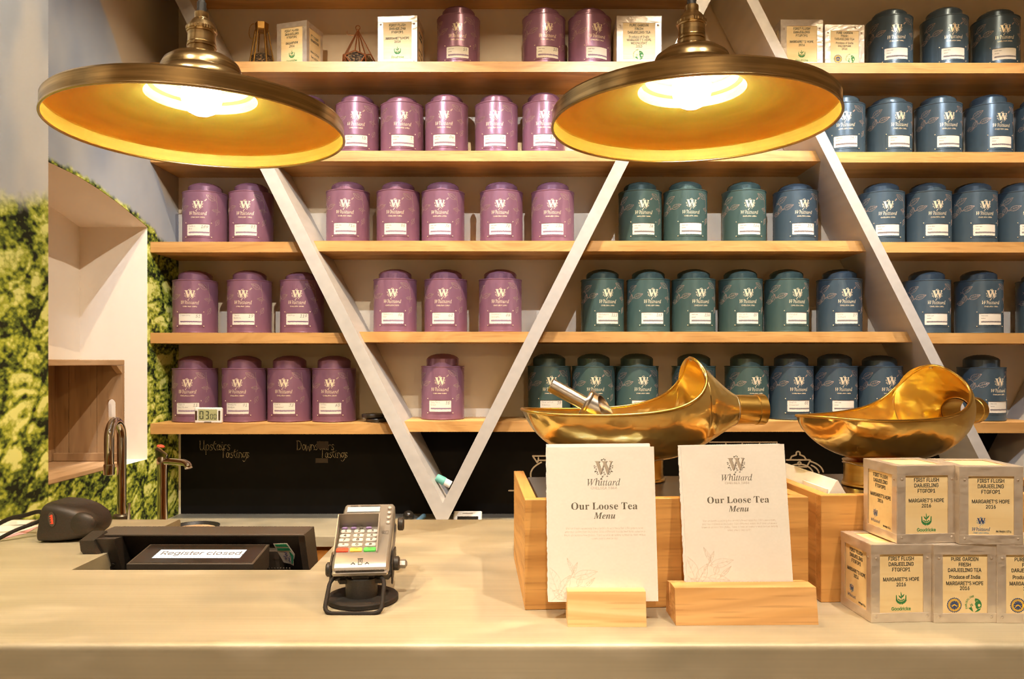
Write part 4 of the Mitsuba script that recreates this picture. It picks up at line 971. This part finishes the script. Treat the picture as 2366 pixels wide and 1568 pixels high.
sn = thing('barcode_scanner', 'black barcode scanner head lying on its side on the counter at far left', 'scanner')
sy = 1.525
# closed loft: square flared front at the left, round nose to the right
secs = [(93, 1197, 13, 44, .050), (101, 1196, 15, 45.5, .052), (130, 1197, 9, 44.5, .053), (160, 1198, 3, 42, .052), (185, 1199, 0, 37, .048), (205, 1201, 0, 29, .040), (216, 1203, 0, 19, .028), (221, 1204, 0, 8, .012)]
rings = []
for px, py, lean, hh, dp in secs:
    kk = sy / F
    for g in np.arange(36) * 2 * np.pi / 36:
        e = .42 if px < 140 else .42 + (px - 140) / 80 * .6
        c, s = math.cos(g), math.sin(g)
        a, b = abs(c) ** e * np.sign(c), abs(s) ** e * np.sign(s)
        rings.append((X(px + lean * b * .55, sy - .042), sy + a * dp * .95, Z(py, sy) + b * hh * kk * .98))
rings = V3(rings); nR = len(secs)
fcs = [(i * 36 + c, i * 36 + (c + 1) % 36, (i + 1) * 36 + (c + 1) % 36) for i in range(nR - 1) for c in range(36)] + [(i * 36 + c, (i + 1) * 36 + (c + 1) % 36, (i + 1) * 36 + c) for i in range(nR - 1) for c in range(36)]
rings = np.vstack([rings, rings[:36].mean(0)[None], rings[-36:].mean(0)[None]])
fcs += [(nR * 36, (c + 1) % 36, c) for c in range(36)] + [(nR * 36 + 1, (nR - 1) * 36 + c, (nR - 1) * 36 + (c + 1) % 36) for c in range(36)]
sm = trimesh.Trimesh(rings, V3(fcs), process=False); sm.fix_normals()
dzs = 1.0502 - sm.bounds[0][2]; sm.apply_translation([0, 0, dzs])
obj('body', sm, 'black_plastic', sn, 40)
obj('thumb_dome', mv(sc(trimesh.creation.icosphere(subdivisions=3, radius=1), .026, .012, .0215), X(188, sy - .044), sy - .040, Z(1208, sy - .044) + dzs), 'black_plastic', sn, True)
bd = frame((X(119.5, sy - .052), sy - .0515, Z(1198, sy - .052) + dzs), (1, 0, .12), (-.12, 0, 1))
obj('badge', app(flat(affinity.scale(Point(0, 0).buffer(1, quad_segs=10), .0068, .0140), .0012), bd), 'brown_plastic', sn)
obj('badge_mark', app(mv(flat(union_all([sbox(-.0010, -.009, .0026, .009)] + [sbox(-.0034, -.008 + .0045 * i, .0030, -.0062 + .0045 * i) for i in range(4)]), .0005), 0, 0, .0012), bd), 'red', sn)
obj('glint_slot', app(flat(affinity.rotate(rrect(-.0016, .0016, -.007, .007, .0015), -8), .001), frame((X(207, sy - .05), sy - .0435, Z(1202, sy - .05) + dzs), (1, .4, 0), (0, 0, 1))), 'silver_dark', sn)
obj('cable', sweep(spline([(X(99, sy), sy, Z(1186, sy)), (X(80, sy), sy + .01, Z(1184, sy)), (X(45, sy), sy + .02, Z(1194, sy)), (X(5, sy), sy + .03, Z(1203, sy)), (X(-60, sy), sy + .03, 1.056), (X(-160, sy), sy, 1.056)], 40), .0042, 10), 'black_rubber', sn, True)
obj('cable', sweep(spline([(X(98, sy), sy, Z(1199, sy)), (X(70, sy), sy, Z(1212, sy)), (X(35, sy - .02), sy - .02, Z(1225, sy - .02)), (X(0, sy - .03), sy - .03, 1.0565), (X(-80, sy - .04), sy - .04, 1.0565)], 40), .0036, 10), 'black_rubber', sn, True)
for i, (pts, mat, lab) in enumerate(((((-60, 1212), (90, 1216), (60, 1232), (-60, 1260)), 'paper_pink', 'pink edged sheet of paper lying under the white papers by the scanner'),
                                     (((-60, 1216), (96, 1214), (20, 1238), (-60, 1262)), 'paper_white', 'white sheet of paper touching the scanner, lower of two'),
                                     (((-60, 1204), (80, 1203), (60, 1213), (-60, 1219)), 'paper_white', 'white sheet of paper behind the scanner cable, upper of two'))):
    zz_ = 1.0503 + .0007 * i
    w = [(X(px, .35 * F / (py - CY)), .35 * F / (py - CY)) for px, py in pts]
    m = trimesh.creation.extrude_polygon(Polygon(w), .0005, engine='earcut'); m.apply_translation([0, 0, zz_])
    single('paper_sheet', m, mat, lab, 'paper')
# ---------------------------------------------------------------- card terminal
ct = thing('card_terminal', 'silver card terminal with keypad on a black round swivel stand on the counter', 'terminal')
tb = V3([X(838, 1.127), 1.127, 1.0502])
obj('base', mv(lathe([(0, 0), (.0505, 0), (.052, .0012), (.052, .0065), (.0505, .008), (0, .0085)], 56), *tb), 'black_rubber', ct, 25)
obj('post', mv(lathe([(0, .008), (.0232, .008), (.0232, .035), (.021, .0362), (0, .0362)], 40), *(tb + V3([-.001, -.003, 0]))), 'black_plastic', ct, 30)
O = V3([-.2225, 1.09, 1.103]); yaw, tilt = math.radians(5.3), math.radians(21.6)
U = V3([math.cos(yaw), math.sin(yaw), 0]); Vv = V3([-math.sin(yaw) * math.cos(tilt), math.cos(yaw) * math.cos(tilt), math.sin(tilt)])
MT = frame(O, U, Vv)
o = lambda n, m, mat, parent=ct, **k: obj(n, app(m, MT), mat, parent, **k)


def side_profile(pts, u0, u1, b=.003):
    """A (v, w) outline across the terminal from u0 to u1 with softened sides."""
    g = Polygon(pts); inn = g.buffer(-b)
    ps = [(u0, p) for p in inn.exterior.coords] + [(u1, p) for p in inn.exterior.coords] + [(u0 + b, p) for p in g.exterior.coords] + [(u1 - b, p) for p in g.exterior.coords]
    return trimesh.convex.convex_hull(V3([(u, p[0], p[1]) for u, p in ps]))


plan = m3.Manifold.extrude(m3.CrossSection([np.array(rrect(-.0405, .0415, .0095, .181, .012, 6).exterior.coords[:-1])[::-1]]), .08).translate((0, 0, -.06))
bp = side_profile([(.0125, -.0155), (.0098, -.0085), (.0135, -.0035), (.022, .0005), (.036, .002), (.150, 0), (.176, -.001), (.1815, -.006), (.180, -.022), (.150, -.034), (.06, -.036), (.03, -.027)], -.0412, .0422, .005)
o('body', tm(m3.Manifold(m3.Mesh(np.asarray(bp.vertices, np.float32), np.asarray(bp.faces, np.uint32))) ^ plan), 'silver_plastic', smooth=35)
o('lower_shell', side_profile([(.022, -.024), (.16, -.026), (.172, -.032), (.15, -.042), (.05, -.043), (.026, -.036)], -.0425, .0435, .004), 'silver_dark', smooth=35)
o('card_slot', rbox(-.034, .035, .0088, .016, -.0088, -.0068, .0004), 'black_gloss')
o('slot_lip', side_profile([(.0078, -.0145), (.0072, -.0096), (.0095, -.0090), (.016, -.0092), (.016, -.0150)], -.0395, .0405, .002), 'silver_plastic', smooth=35)
gl = union_all([sbox(-.003, .0, .003, .0095).difference(sbox(-.0023, .0007, .0023, .0088)), sbox(-.004, .0092, .004, .0103), Point(0, .006).buffer(.0009)] + [LineString([(s * .0075, .001), (s * .0100, .0035), (s * .0125, .001)]).buffer(.0006) for s in (-1, 1)])
o('slot_symbol', app(flat(gl, .0003), frame((0, .0165, -.0018), (1, 0, 0), (0, .90, .43))), 'ink')
cols, rows = (-.0285, -.0085, .0115), (.0946, .083, .0719, .0592)
lab = [['1', '2', '3'], ['4', '5', '6'], ['7', '8', '9'], ['*', '0', '#']]


def key(u, v, a, b, h, mat, r=.003):
    m = flat(rrect(u - a, u + a, v - b, v + b, min(r, b * .98)), h); m.apply_translation([0, 0, .0012])
    top = flat(rrect(u - a + .0006, u + a - .0006, v - b + .0005, v + b - .0005, min(r, b * .8)), .0006); top.apply_translation([0, 0, .0012 + h])
    return o('key', cat(m, top), mat)


for r_, v in enumerate(rows):
    for c_, u in enumerate(cols):
        k = key(u, v, .0078, .0043, .0018, 'key_grey')
        o('digit', mv(text(lab[r_][c_], .0050, True, 1.1, depth=.0002), u, v - .0024, .0037), 'ink', k)
for u, m_ in zip(cols, ('red', 'yellow', 'green_key')): k = key(u, .0470, .0088, .0048, .002, m_, .002); o('print', mv(text({'red': 'Cancel', 'yellow': 'Clear', 'green_key': 'Enter'}[m_], .0026, False, .9, depth=.0002), u, .0478, .0039), 'silver_dark', k)
for u, m_ in zip((-.0315, -.0180, -.0065, .0045 + .0005), ('lilac', 'lilac', 'silver_dark', 'lilac')): key(u, .1045, .0045 if m_ == 'lilac' else .003, .0022, .0014, m_)
sh = union_all([LineString([(-.041, .040), (-.0405, .1095), (.0205, .1095), (.0225, .040)]).buffer(.0009, cap_style='flat', join_style='mitre')])
# privacy shield: three walls, highest at the back, sloping down to the front
def wall(p, q, h0, h1, th=.0016):
    p, q = V3(p), V3(q); d = (q - p) / np.linalg.norm(q - p); n = V3([-d[1], d[0]]) * th / 2
    return trimesh.convex.convex_hull(V3([(*(p + s * n), -.0005) for s in (-1, 1)] + [(*(q + s * n), -.0005) for s in (-1, 1)] + [(*(p + s * n), h0) for s in (-1, 1)] + [(*(q + s * n), h1) for s in (-1, 1)]))


shd = o('privacy_shield', wall((-.0405, .1095), (.0215, .1095), .0245, .0245), 'silver_dark')
for a, b in (((-.0405, .1095), (-.0400, .040)), ((.0215, .1095), (.0222, .040))): o('shield_side', wall(a, b, .0245, .0055), 'silver_plastic', shd)
o('screen', rbox(-.034, .018, .1515, .1660, .0005, .0016, .0003), 'screen_glass')
o('brand_strip', cat(rbox(-.030, -.018, .1690, .1718, .0, .0010, .0003), rbox(-.014, .018, .1695, .1712, .0, .0008, .0002)), 'silver_dark')
for v in (.118, .132, .146, .160): o('side_key', mv(lathe([(0, .0028), (.0026, .0024), (.0034, .0), (0, 0)], 14), .0335, v, .0012), 'key_grey', smooth=True)
cl = union_all([sbox(-.002, 0, .003, .009).difference(sbox(-.0014, .0006, .0024, .0084))] + [LineString([(-.0035 - .002 * i, .001), (-.0045 - .002 * i, .0045), (-.0035 - .002 * i, .008)]).buffer(.0004) for i in range(2)])
o('contactless_symbol', mv(flat(cl, .0002), .033, .088, .0016), 'silver_dark')
kn = lathe([(0, -.004), (.009, -.004), (.0105, -.002), (.0105, .004), (.008, .006), (0, .006)], 18)
for v, w_, u in ((.046, -.022, .049), (.150, -.022, .0505)):
    k = o('side_knob', app(kn, frame((u, v, w_), (0, 1, 0), (0, 0, 1))), 'black_plastic', smooth=30)
o('side_knob', app(kn, frame((-.0465, .040, -.026), (0, 1, 0), (0, 0, -1))), 'black_plastic', smooth=30)
o('latch', side_profile([(.044, -.030), (.056, -.028), (.058, -.024), (.05, -.021), (.044, -.024)], .047, .066, .003), 'silver_dark', smooth=40)
o('cradle', side_profile([(.016, -.028), (.10, -.042), (.10, -.050), (.03, -.040), (.014, -.033)], -.033, .034, .003), 'black_plastic', smooth=35)
o('cradle_side', side_profile([(.02, -.04), (.03, -.012), (.06, -.010), (.10, -.03), (.10, -.046)], .0436, .0462, .001), 'black_plastic')
o('cradle_side', side_profile([(.02, -.04), (.03, -.012), (.06, -.010), (.10, -.03), (.10, -.046)], -.0462, -.0427, .001), 'black_plastic')
o('cradle_clip', side_profile([(.009, -.0165), (.014, -.0160), (.03, -.034), (.012, -.034), (.009, -.028)], -.012, .013, .002), 'black_plastic')
hy0, hy1 = 1.105, 1.062
hp = [(X(800, hy0), hy0 + .02, Z(1334, hy0)), (X(764, hy0), hy0, Z(1334, hy0)), (X(748, hy1), hy1, Z(1417, hy1)), (X(881, hy1), hy1, Z(1417, hy1)), (X(889, hy0), hy0, Z(1334, hy0)), (X(850, hy0), hy0 + .02, Z(1334, hy0))]
obj('handle', sweep(rounded_path(hp, .014, 7, False), .0030, 12), 'black_rubber', ct, True)
obj('swivel', rbox(X(803, 1.12), X(872, 1.12), 1.108, 1.150, 1.0865, 1.0960, .004), 'black_plastic', ct)

# ---------------------------------------------------------------- oak scale boxes, scales, brass scoops
def oak_box(label, px, rot, w, d, h, t):
    y = 619.5 / (t - CY); M = rotz(rot, (X(px, y), y, CT)); th = .0175
    k = thing('oak_box', label, 'box', 'oak trays holding the scales')
    obj('front', app(rbox(0, w, 0, th, 0, h, .0008), M), 'box_oak', k); obj('back', app(rbox(th, w - th, d - th, d, 0, h - .02, .0008), M), 'box_oak', k)
    obj('side', app(rbox(0, th, th + .0002, d, 0, h, .0008), M), 'box_oak_side', k); obj('side', app(rbox(w - th, w, th + .0002, d, 0, h, .0008), M), 'box_oak_side', k)
    obj('floor', app(rbox(th, w - th, th, d - th, .002, .012, .0004), M), 'box_oak', k)
    return M


MB1 = oak_box('long oak box around the left scale, behind the two menus', 1213, 3.2, .4095, .287, .1555, 1409)
MB2 = oak_box('oak box around the right scale, behind the stacked tea boxes', 1897, 2.6, .42, .287, .1555, 1391.5)


def weigh(label, M):
    k = thing('weighing_scale', label, 'scale')
    obj('body', app(rbox(.03, .385, .035, .262, .0125, .120, .006), M), 'steel_dark', k)
    obj('column', app(rbox(.16, .25, .11, .19, .1202, .138, .004), M), 'steel_dark', k)
    obj('plate', app(rbox(.022, .392, .021, .266, .138, .1475, .002), M), 'scale_plate', k)
    for x in (.06, .35):
        for y in (.06, .24): obj('foot', app(mv(lathe([(0, 0), (.014, 0), (.014, .004), (0, .004)], 14), x, y, .0122), M), 'black_rubber', k)
    return k


weigh('weighing scale with a dark shiny plate set in the left oak box', MB1)
weigh('weighing scale with a dark shiny plate set in the right oak box', MB2)

PXM = 1.27 / F
# sections of the scoop: spine point, rim point (px of the photograph's left scoop, up is minus), half width (px), how far the section wraps (1 open bowl, .5 closed ring)
SEC = [(1212, 948, 1210, 946.5, 12, 1), (1219, 966, 1214, 947.5, 38, 1), (1240, 999, 1228, 949, 66, 1), (1270, 1026, 1252, 951, 88, 1), (1310, 1046, 1300, 953, 105, 1), (1375, 1062, 1380, 954, 117, 1), (1440, 1069, 1455, 951, 121, .985),
       (1495, 1070, 1520, 943, 118, .93), (1545, 1066, 1570, 927, 112, .83), (1583, 1057, 1603, 902, 106, .71), (1608, 1047, 1618, 872, 102, .60), (1622, 1041, 1620, 846, 99, .53), (1630, 1037, 1608, 829, 97, .502)]
HOOD = [(1640, 1032, 1625, 841, 92), (1655, 1024, 1648, 860, 79), (1676, 1012, 1676, 884, 62), (1700, 998, 1703, 905, 46), (1720, 987, 1721, 916, 36)]
x0_, z0_ = 1497.0, 1113.0                              # the foot's middle and the plate, in those px


def scoop_ring(bx_, by, rx, ry, w, kap, n, off=0.0):
    """Points from the near rim under the spine to the far rim."""
    B, Rm = V3([bx_, -by]), V3([rx, -ry]); H = np.linalg.norm(Rm - B); d = (Rm - B) / max(H, 1e-6)
    a = H * kap; th = math.acos(max(-1, min(1, (a - H) / a)))
    pts = []
    for f in np.linspace(-1, 1, n):
        ang = f * th
        v = a - a * math.cos(ang)
        p = B + d * v; pts.append((p[0], w * math.sin(ang) if kap > .503 else w * math.sin(ang), p[1]))
    return V3(pts)


def to_m(p): return np.stack([(p[:, 0] - x0_) * PXM, p[:, 1] * PXM, (p[:, 2] + z0_) * PXM], 1)


def resample_rows(rows, k):
    from scipy.interpolate import PchipInterpolator
    rows = np.array(rows, float); s = np.concatenate([[0], np.cumsum(np.linalg.norm(np.diff(rows[:, :2], axis=0), axis=1) + 6)])
    return PchipInterpolator(s, rows)(np.linspace(0, s[-1], k))


NS = 49
bowl_rows = resample_rows(SEC, 46)
rg = [scoop_ring(*r, NS) for r in bowl_rows]
hood_rows = resample_rows([SEC[-1][:5]] + HOOD, 18)
hr = [scoop_ring(*r, .5, NS) for r in hood_rows[1:]]
allr = [to_m(q) for q in rg + hr]


def shell(rs, th):
    """A sheet through the rings, given thickness along its normals."""
    n, m = len(rs), len(rs[0]); v = np.array(rs).reshape(-1, 3)
    f = np.array([t for i in range(n - 1) for c in range(m - 1) for t in ((i * m + c, (i + 1) * m + c, (i + 1) * m + c + 1), (i * m + c, (i + 1) * m + c + 1, i * m + c + 1))])
    mesh = trimesh.Trimesh(v, f, process=False)
    nr = np.zeros_like(v); fn = np.cross(v[f[:, 1]] - v[f[:, 0]], v[f[:, 2]] - v[f[:, 0]])
    for k in range(3): np.add.at(nr, f[:, k], fn)
    nr /= np.linalg.norm(nr, axis=1, keepdims=True) + 1e-12
    w = v + nr * th
    f2 = f[:, ::-1] + len(v)
    edge = [i * m for i in range(n)]; edge2 = [i * m + m - 1 for i in range(n)]
    s = []
    for e, flip in ((edge, 0), (edge2, 1), (list(range(m)), 1), (list(range((n - 1) * m, n * m)), 0)):
        for a, b in zip(e[:-1], e[1:]):
            q = [(a, b, b + len(v)), (a, b + len(v), a + len(v))]
            s += [t[::-1] for t in q] if flip else q
    return trimesh.Trimesh(np.vstack([v, w]), np.vstack([f, f2, np.array(s)]), process=False)


sc_body = share(shell(allr, .0012), 40)
rim_pts = np.vstack([to_m(np.array([q[0] for q in rg])), to_m(np.array([q[-1] for q in rg]))[::-1][1:]])
sc_rim = share(sweep(spline(rim_pts[1:-1:2], 170, True), .0026, 8, True), True)
tube_c = to_m(V3([[1718, 0, -951.5]]))[0]
tM = frame(tube_c, (0, 1, 0), (0, 0, 1))            # tube axis along +x
sc_tube = share(app(lathe([(.0258, -.004), (.0252, .02), (.0250, .038), (.0262, .0395), (.0262, .0535), (.0240, .0540), (.0228, .05), (.0232, 0), (.0240, -.004)], 40), tM), 30)
sc_joint = share(sweep([tube_c + V3([-.001, .0262 * math.cos(a), .0262 * math.sin(a)]) for a in np.linspace(0, 2 * math.pi, 40, endpoint=False)], .0014, 6, True), True)
sc_foot = share(lathe([(.0, .0), (.0455, 0), (.047, .0015), (.0465, .004), (.0445, .0055), (.0435, .012), (.0435, .036), (.046, .0415), (.0, .0415)], 56), 25)
sc_solder = share(sweep([V3([.0445 * math.cos(a), .0445 * math.sin(a), .0375 + .0012 * math.sin(5 * a)]) for a in np.linspace(0, 2 * math.pi, 48, endpoint=False)], .0013, 6, True), True)
sc_stud = share(mv(sc(trimesh.creation.icosphere(subdivisions=2, radius=.0035), 1, 1, 1), *(to_m(V3([[1612, 0, -832]]))[0])), True)


def scoop(label, F_, B_):
    """F_ places the foot, B_ the bowl on it."""
    k = thing('brass_scoop', label, 'scoop', None)
    obj('bowl', sc_body, 'polished_brass', k, to=B_); obj('rim', sc_rim, 'satin_brass', k, to=B_)
    h = obj('handle_tube', sc_tube, 'satin_brass', k, to=B_); obj('joint_ring', sc_joint, 'solder', h, to=B_)
    f = obj('foot', sc_foot, 'satin_brass', k, to=F_); obj('solder_seam', sc_solder, 'solder', f, to=F_); obj('stud', sc_stud, 'steel', k, to=B_)


ptop = 1.0502 + .1475 + .0004
F1 = rotz(8.8, (.2097, 1.3125, ptop)); F2 = rotz(30.4, (.585, 1.255, ptop))
scoop('large brass scale scoop behind the menus, with a steel hand scoop inside', F1, F1 @ np.array([[1.024, 0, 0, .012], [0, 1.024, 0, 0], [0, 0, 1.024, 0], [0, 0, 0, 1]]))
scoop('large brass scale scoop opening to the front, above the stacked tea boxes', F2, F2 @ np.array([[1.035, 0, 0, .079], [0, 1.035, 0, 0], [0, 0, .93, .006], [0, 0, 0, 1]]))
ss = thing('steel_scoop', 'small stainless steel hand scoop lying in the left brass scoop', 'scoop')
dv = V3([.87, -.08, -.47]); Ms = frame(P(1352, 932, 1.275), V3([.30, .86, .12]), V3([.42, -.45, .80]))
Ms[:3, 2] = dv / np.linalg.norm(dv); Ms[:3, 1] = V3([.40, -.50, .77]); Ms[:3, 1] -= Ms[:3, 2] * (Ms[:3, 1] @ Ms[:3, 2]); Ms[:3, 1] /= np.linalg.norm(Ms[:3, 1]); Ms[:3, 0] = np.cross(Ms[:3, 1], Ms[:3, 2])
obj('handle', app(lathe([(0, -.066), (.0105, -.066), (.0118, -.064), (.0118, .002), (0, .002)], 28), Ms), 'steel', ss, 30)
cup = m3.Manifold.cylinder(.070, .0250, .0235, 64) - m3.Manifold.cylinder(.072, .0240, .0225, 64).translate((0, 0, .0015))
cup = cup.trim_by_plane((0, -1, -.78), -.0345 / math.hypot(1, .78))
obj('cup', app(tm(cup), Ms), 'steel', ss, 30)
obj('collar', app(lathe([(.0115, -.002), (.0250, -.002), (.0262, .0005), (.0262, .0035), (.0250, .006), (.0235, .006)], 48), Ms), 'steel', ss, 30)

# cards standing inside the right box, along its left side
for i, (ya, yb_, xo, zt2, wd, lab) in enumerate(((.035, .23, .026, .172, .030, 'long folded white card standing along the left side of the right oak box'), (.028, .115, .0215, .160, .006, 'short white card in front of the longer card in the right oak box'))):
    pts = [(xo, .149), (xo + wd, .149), (xo + wd * .5 + .0008, zt2), (xo + wd * .5 - .0008, zt2)] if i == 0 else [(xo - .0005, .149), (xo + .002, .149), (xo + .0024, zt2), (xo + .0002, zt2)]
    k = thing('folded_card', lab, 'card')
    m = extrude_xz(pts, ya, yb_)
    obj('sheet', app(m, MB2), 'paper', k)
    if i == 0:
        a, b = V3([xo + wd, .149]), V3([xo + wd * .5 + .0008, zt2]); d = (b - a)
        FRm = MB2 @ frame((a[0] + d[0] * .35 + .0004, ya + .012, a[1] + d[1] * .35), (0, 1, 0), (d[0], 0, d[1]))
        obj('faint_print', app(flat(union_all([sbox(.0045 * j, .003 * r, .003 + .0045 * j, .0014 + .003 * r) for j in range(8) for r in range(2)]), .0002), FRm), 'menu_line', k)

# ---------------------------------------------------------------- menus and their holders
PARA = ("We've been sourcing the world's finest teas for 130 years now,", 'and our collection includes 100 different loose leaf teas sourced', "from all across the globe. Take a look at today's teas to see which", "ones you'd like to try.")


def menu(label, quad, yb, yt, fan):
    """A stapled menu: bottom left, bottom right, top left px; depth at the foot and at the top."""
    (bl, br_, tl) = quad
    A, B, C = P(*bl, yb), P(*br_, yb), P(*tl, yt)
    w = np.linalg.norm(B - A); M = frame(A, B - A, C - A); h = (np.linalg.inv(M) @ np.append(C, 1))[1]
    k = thing('tea_menu', label, 'menu', None)
    o = lambda n, m, mat, **kw: obj(n, app(m, M), mat, k, **kw)
    rg_ = np.random.default_rng(int(bl[0]))
    o('cover', flat(sbox(.0015, 0, w, h), .0008), 'paper')
    n = 70; ys = np.linspace(0, h, n); jag = rg_.uniform(-.0003, .0003, n)
    for i, (dx, dy, dz) in enumerate(fan):
        pg = Polygon([(w - .004 + dx, 0), (w - .004 + dx, h + dy)] + [(dx + jag[j] * (1 + .4 * i), ys[j] * (h + dy) / h) for j in range(n - 1, -1, -1)])
        o('page', mv(flat(pg, .0006), 0, 0, -dz), 'paper_white')
    o('spine', mv(flat(Polygon([(.0015, 0), (.0022, 0)] + [(.0022, h), (.0015, h)] + [(jag[j] * .5, ys[j]) for j in range(n - 1, -1, -1)]), .0007), 0, 0, 0), 'paper')
    cx_, dz = w * .525, .0008
    W_, S_, R_ = crest(h * .120)
    put = lambda n_, m, mat, x, y: o(n_, mv(m, x, y, dz), mat)
    yk = h * .800
    em = put('crest_letter', flat(W_, .0002), 'menu_pale', cx_, yk); put('crest_shade', flat(S_, .0002), 'menu_shade', cx_, yk); put('crest_wreath', flat(R_, .0002), 'menu_ink', cx_, yk)
    put('maker_name', serif('Whittard', 'i', h * .0415, .98, depth=.0002), 'menu_ink', cx_, h * .746)
    put('maker_place', text('CHELSEA 1886', h * .0155, False, 1.12, depth=.0002), 'menu_pale', cx_, h * .722)
    put('title', serif('Our Loose Tea', 'b', h * .0440, 1.02, depth=.0002, gap=4), 'menu_ink', cx_, h * .590)
    put('title_second', serif('Menu', 'k', h * .0400, 1.0, depth=.0002, gap=3), 'menu_ink', cx_, h * .530)
    for i, ln_ in enumerate(PARA): put('paragraph_line', text(ln_, h * .0128, False, .98, depth=.00012), 'menu_line', cx_, h * (.462 - i * .0218))
    g = [leaf_lines(.022, .022, .030, .014, 60, .00018), leaf_lines(.006, .030, .036, .018, 110, .00018), leaf_lines(.050, .036, .034, .012, 12, .00018), leaf_lines(.030, .048, .022, .005, 115, .00018), leaf_lines(.036, .044, .018, .005, 65, .00018), leaf_lines(.045, .014, .030, .012, -8, .00018),
         leaf_lines(.055, .024, .022, .005, 42, .00018), leaf_lines(.014, .010, .020, .012, 150, .00018), leaf_lines(.042, .027, .012, .008, 70, .00018), LineString([(.002, .0), (.014, .010), (.026, .026), (.034, .040), (.036, .048)]).buffer(.00018)]
    k_ = w / .148
    put('leaf_drawing', flat(affinity.scale(union_all(g), k_, k_, origin=(0, 0)).intersection(sbox(.0018, .001, w, h)), .0002), 'menu_line', 0, 0)
    return k


menu('tea menu standing upright on the left in the small pale pine holder', ((1268, 1390), (1521, 1388), (1262, 1033)), 1.0375, 1.062, [(-.0012, .0012, .0010), (.0012 - .0022, .0030, .0018), (-.0014, .0045, .0026)])
menu('tea menu leaning to the left in the wide orange pine holder', ((1588, 1362), (1833, 1358), (1569, 1029)), 1.057, 1.085, [(-.0016, .0003, .0010), (-.0026, .0006, .0018), (-.0034, .0004, .0026)])


def holder_block(label, px, w, rot, depth, h, mat, yfront, slot, lean):
    k = thing('menu_holder', label, 'holder', 'pine menu holders')
    M = rotz(rot, (X(px, yfront), yfront, CT))
    pr_ = [(0, 0), (depth, 0), (depth - lean * .6, h - .004), (slot + .0065, h - .0015), (slot + .0040, h * .30), (slot - .001, h * .30), (slot - .001 + lean * .1, h), (lean, h)]
    obj('block', app(extrude_yz(pr_, 0, w), M), mat, k)
    return M


holder_block('small pale pine menu holder in front of the left menu', 1312, .104, -.4, .046, .0445, 'pine_pale', 619.5 / (1448 - CY), .0270, .0075)
holder_block('wide orange pine menu holder with visible end grain at its left', 1562, .1905, 1.0, .062, .0475, 'pine_warm', 619.5 / (1445 - CY), .0355, .008)

# ---------------------------------------------------------------- pendant lamps
RS = .235
outer = [(RS, 0), (RS + .0018, .0012), (RS + .0018, .004), (RS, .005), (RS, .0255), (RS - .003, .029), (.160, .0445), (.104, .0585), (.092, .062), (.0900, .068), (.0860, .0765), (.0795, .0795), (.0790, .086), (.0750, .094), (.0655, .1005), (.0645, .107), (.060, .117), (.048, .126), (.036, .1305), (.026, .133), (.0225, .134)]
inner = [(RS - .0005, .0012), (RS - .0015, .005), (RS - .0015, .0245), (RS - .0045, .0275), (.160, .0430), (.104, .0568), (.090, .061), (.084, .075), (.077, .0785), (.073, .0925), (.063, .099), (.058, .115), (.046, .124), (.024, .131), (.012, .1315)]
sh_out, sh_in = share(lathe(outer, 128), 35), share(lathe(inner, 128), 40)
sh_lip = share(lathe([(RS + .0022 * math.cos(a), .0018 + .0022 * math.sin(a)) for a in np.linspace(0, 2 * math.pi, 10, endpoint=False)], 128, True), True)
sock = share(lathe([(.0225, .134), (.0232, .1345), (.0232, .142), (.0218, .1425), (.0218, .1445), (.0236, .145), (.0236, .147), (.0222, .1475), (.0222, .150), (.0230, .1505), (.0225, .152), (.0222, .168), (.0235, .1685), (.0240, .171)], 48), 30)
knurl = lathe([(.0235, .171), (.0248, .172), (.0248, .1765), (.0235, .178), (.0185, .186), (.0125, .192), (.0115, .194), (.0115, .203), (.0095, .2045), (0, .2045)], 72)
vv = knurl.vertices; q_ = (vv[:, 2] > .1715) & (vv[:, 2] < .177); an = np.arctan2(vv[:, 1], vv[:, 0]); vv[q_, :2] *= (1 + .018 * np.sign(np.sin(an[q_] * 36)))[:, None]
knurl.vertices = vv; knurl = share(knurl)
grip = share(lathe([(0, .2045), (.0075, .2045), (.0075, .221), (.0055, .223), (.0055, .236), (.0035, .238), (0, .238)], 24), 30)
bulb_m = lathe([(0, -.046), (.012, -.0445), (.022, -.0395), (.029, -.031), (.0325, -.02), (.0328, -.008), (.030, .004), (.0235, .016), (.017, .027), (.0145, .036), (.0145, .045), (0, .0455)], 40)
base_m = share(lathe([(0, .0452), (.0138, .0452), (.0142, .05), (.0138, .07), (0, .07)], 24), 30)
for px, yy, hh, lab in ((466, 1.295, .386, 'antique brass pendant lamp with a lit bulb, above the till'), (1598, 1.293, .397, 'antique brass pendant lamp with a lit bulb, above the oak boxes')):
    c = V3([X(px, yy), yy, CAMZ + hh]); M = T().translate(c.tolist())
    k = thing('pendant_lamp', lab, 'lamp', None)
    s = obj('shade', sh_out, 'antique_brass', k, to=M); obj('lining', sh_in, 'shade_gold', s, to=M, label='glowing golden inside of the shade'); obj('lip', sh_lip, 'antique_brass', s, to=M)
    obj('socket', sock, 'antique_brass', k, to=M); obj('knurled_cap', knurl, 'antique_brass', k, to=M); obj('cord_grip', grip, 'black_plastic', k, to=M, label='black cord grip')
    obj('cord', sweep([c + V3([0, 0, .236]), c + V3([.002, 0, .8]), V3([c[0], c[1], 3.45])], .0035, 8), 'black_rubber', k, True)
    bm = T().translate((c + V3([0, 0, .076])).tolist())
    b = obj('bulb', share(bulb_m, True), 'bulb_glass', k, to=bm, label='glowing light bulb')
    scene[b]['emitter'] = {'type': 'area', 'radiance': rgb(*(BULB * V3([1.0, .70, .36])).tolist())}
    obj('bulb_cap', base_m, 'steel', k, to=bm)
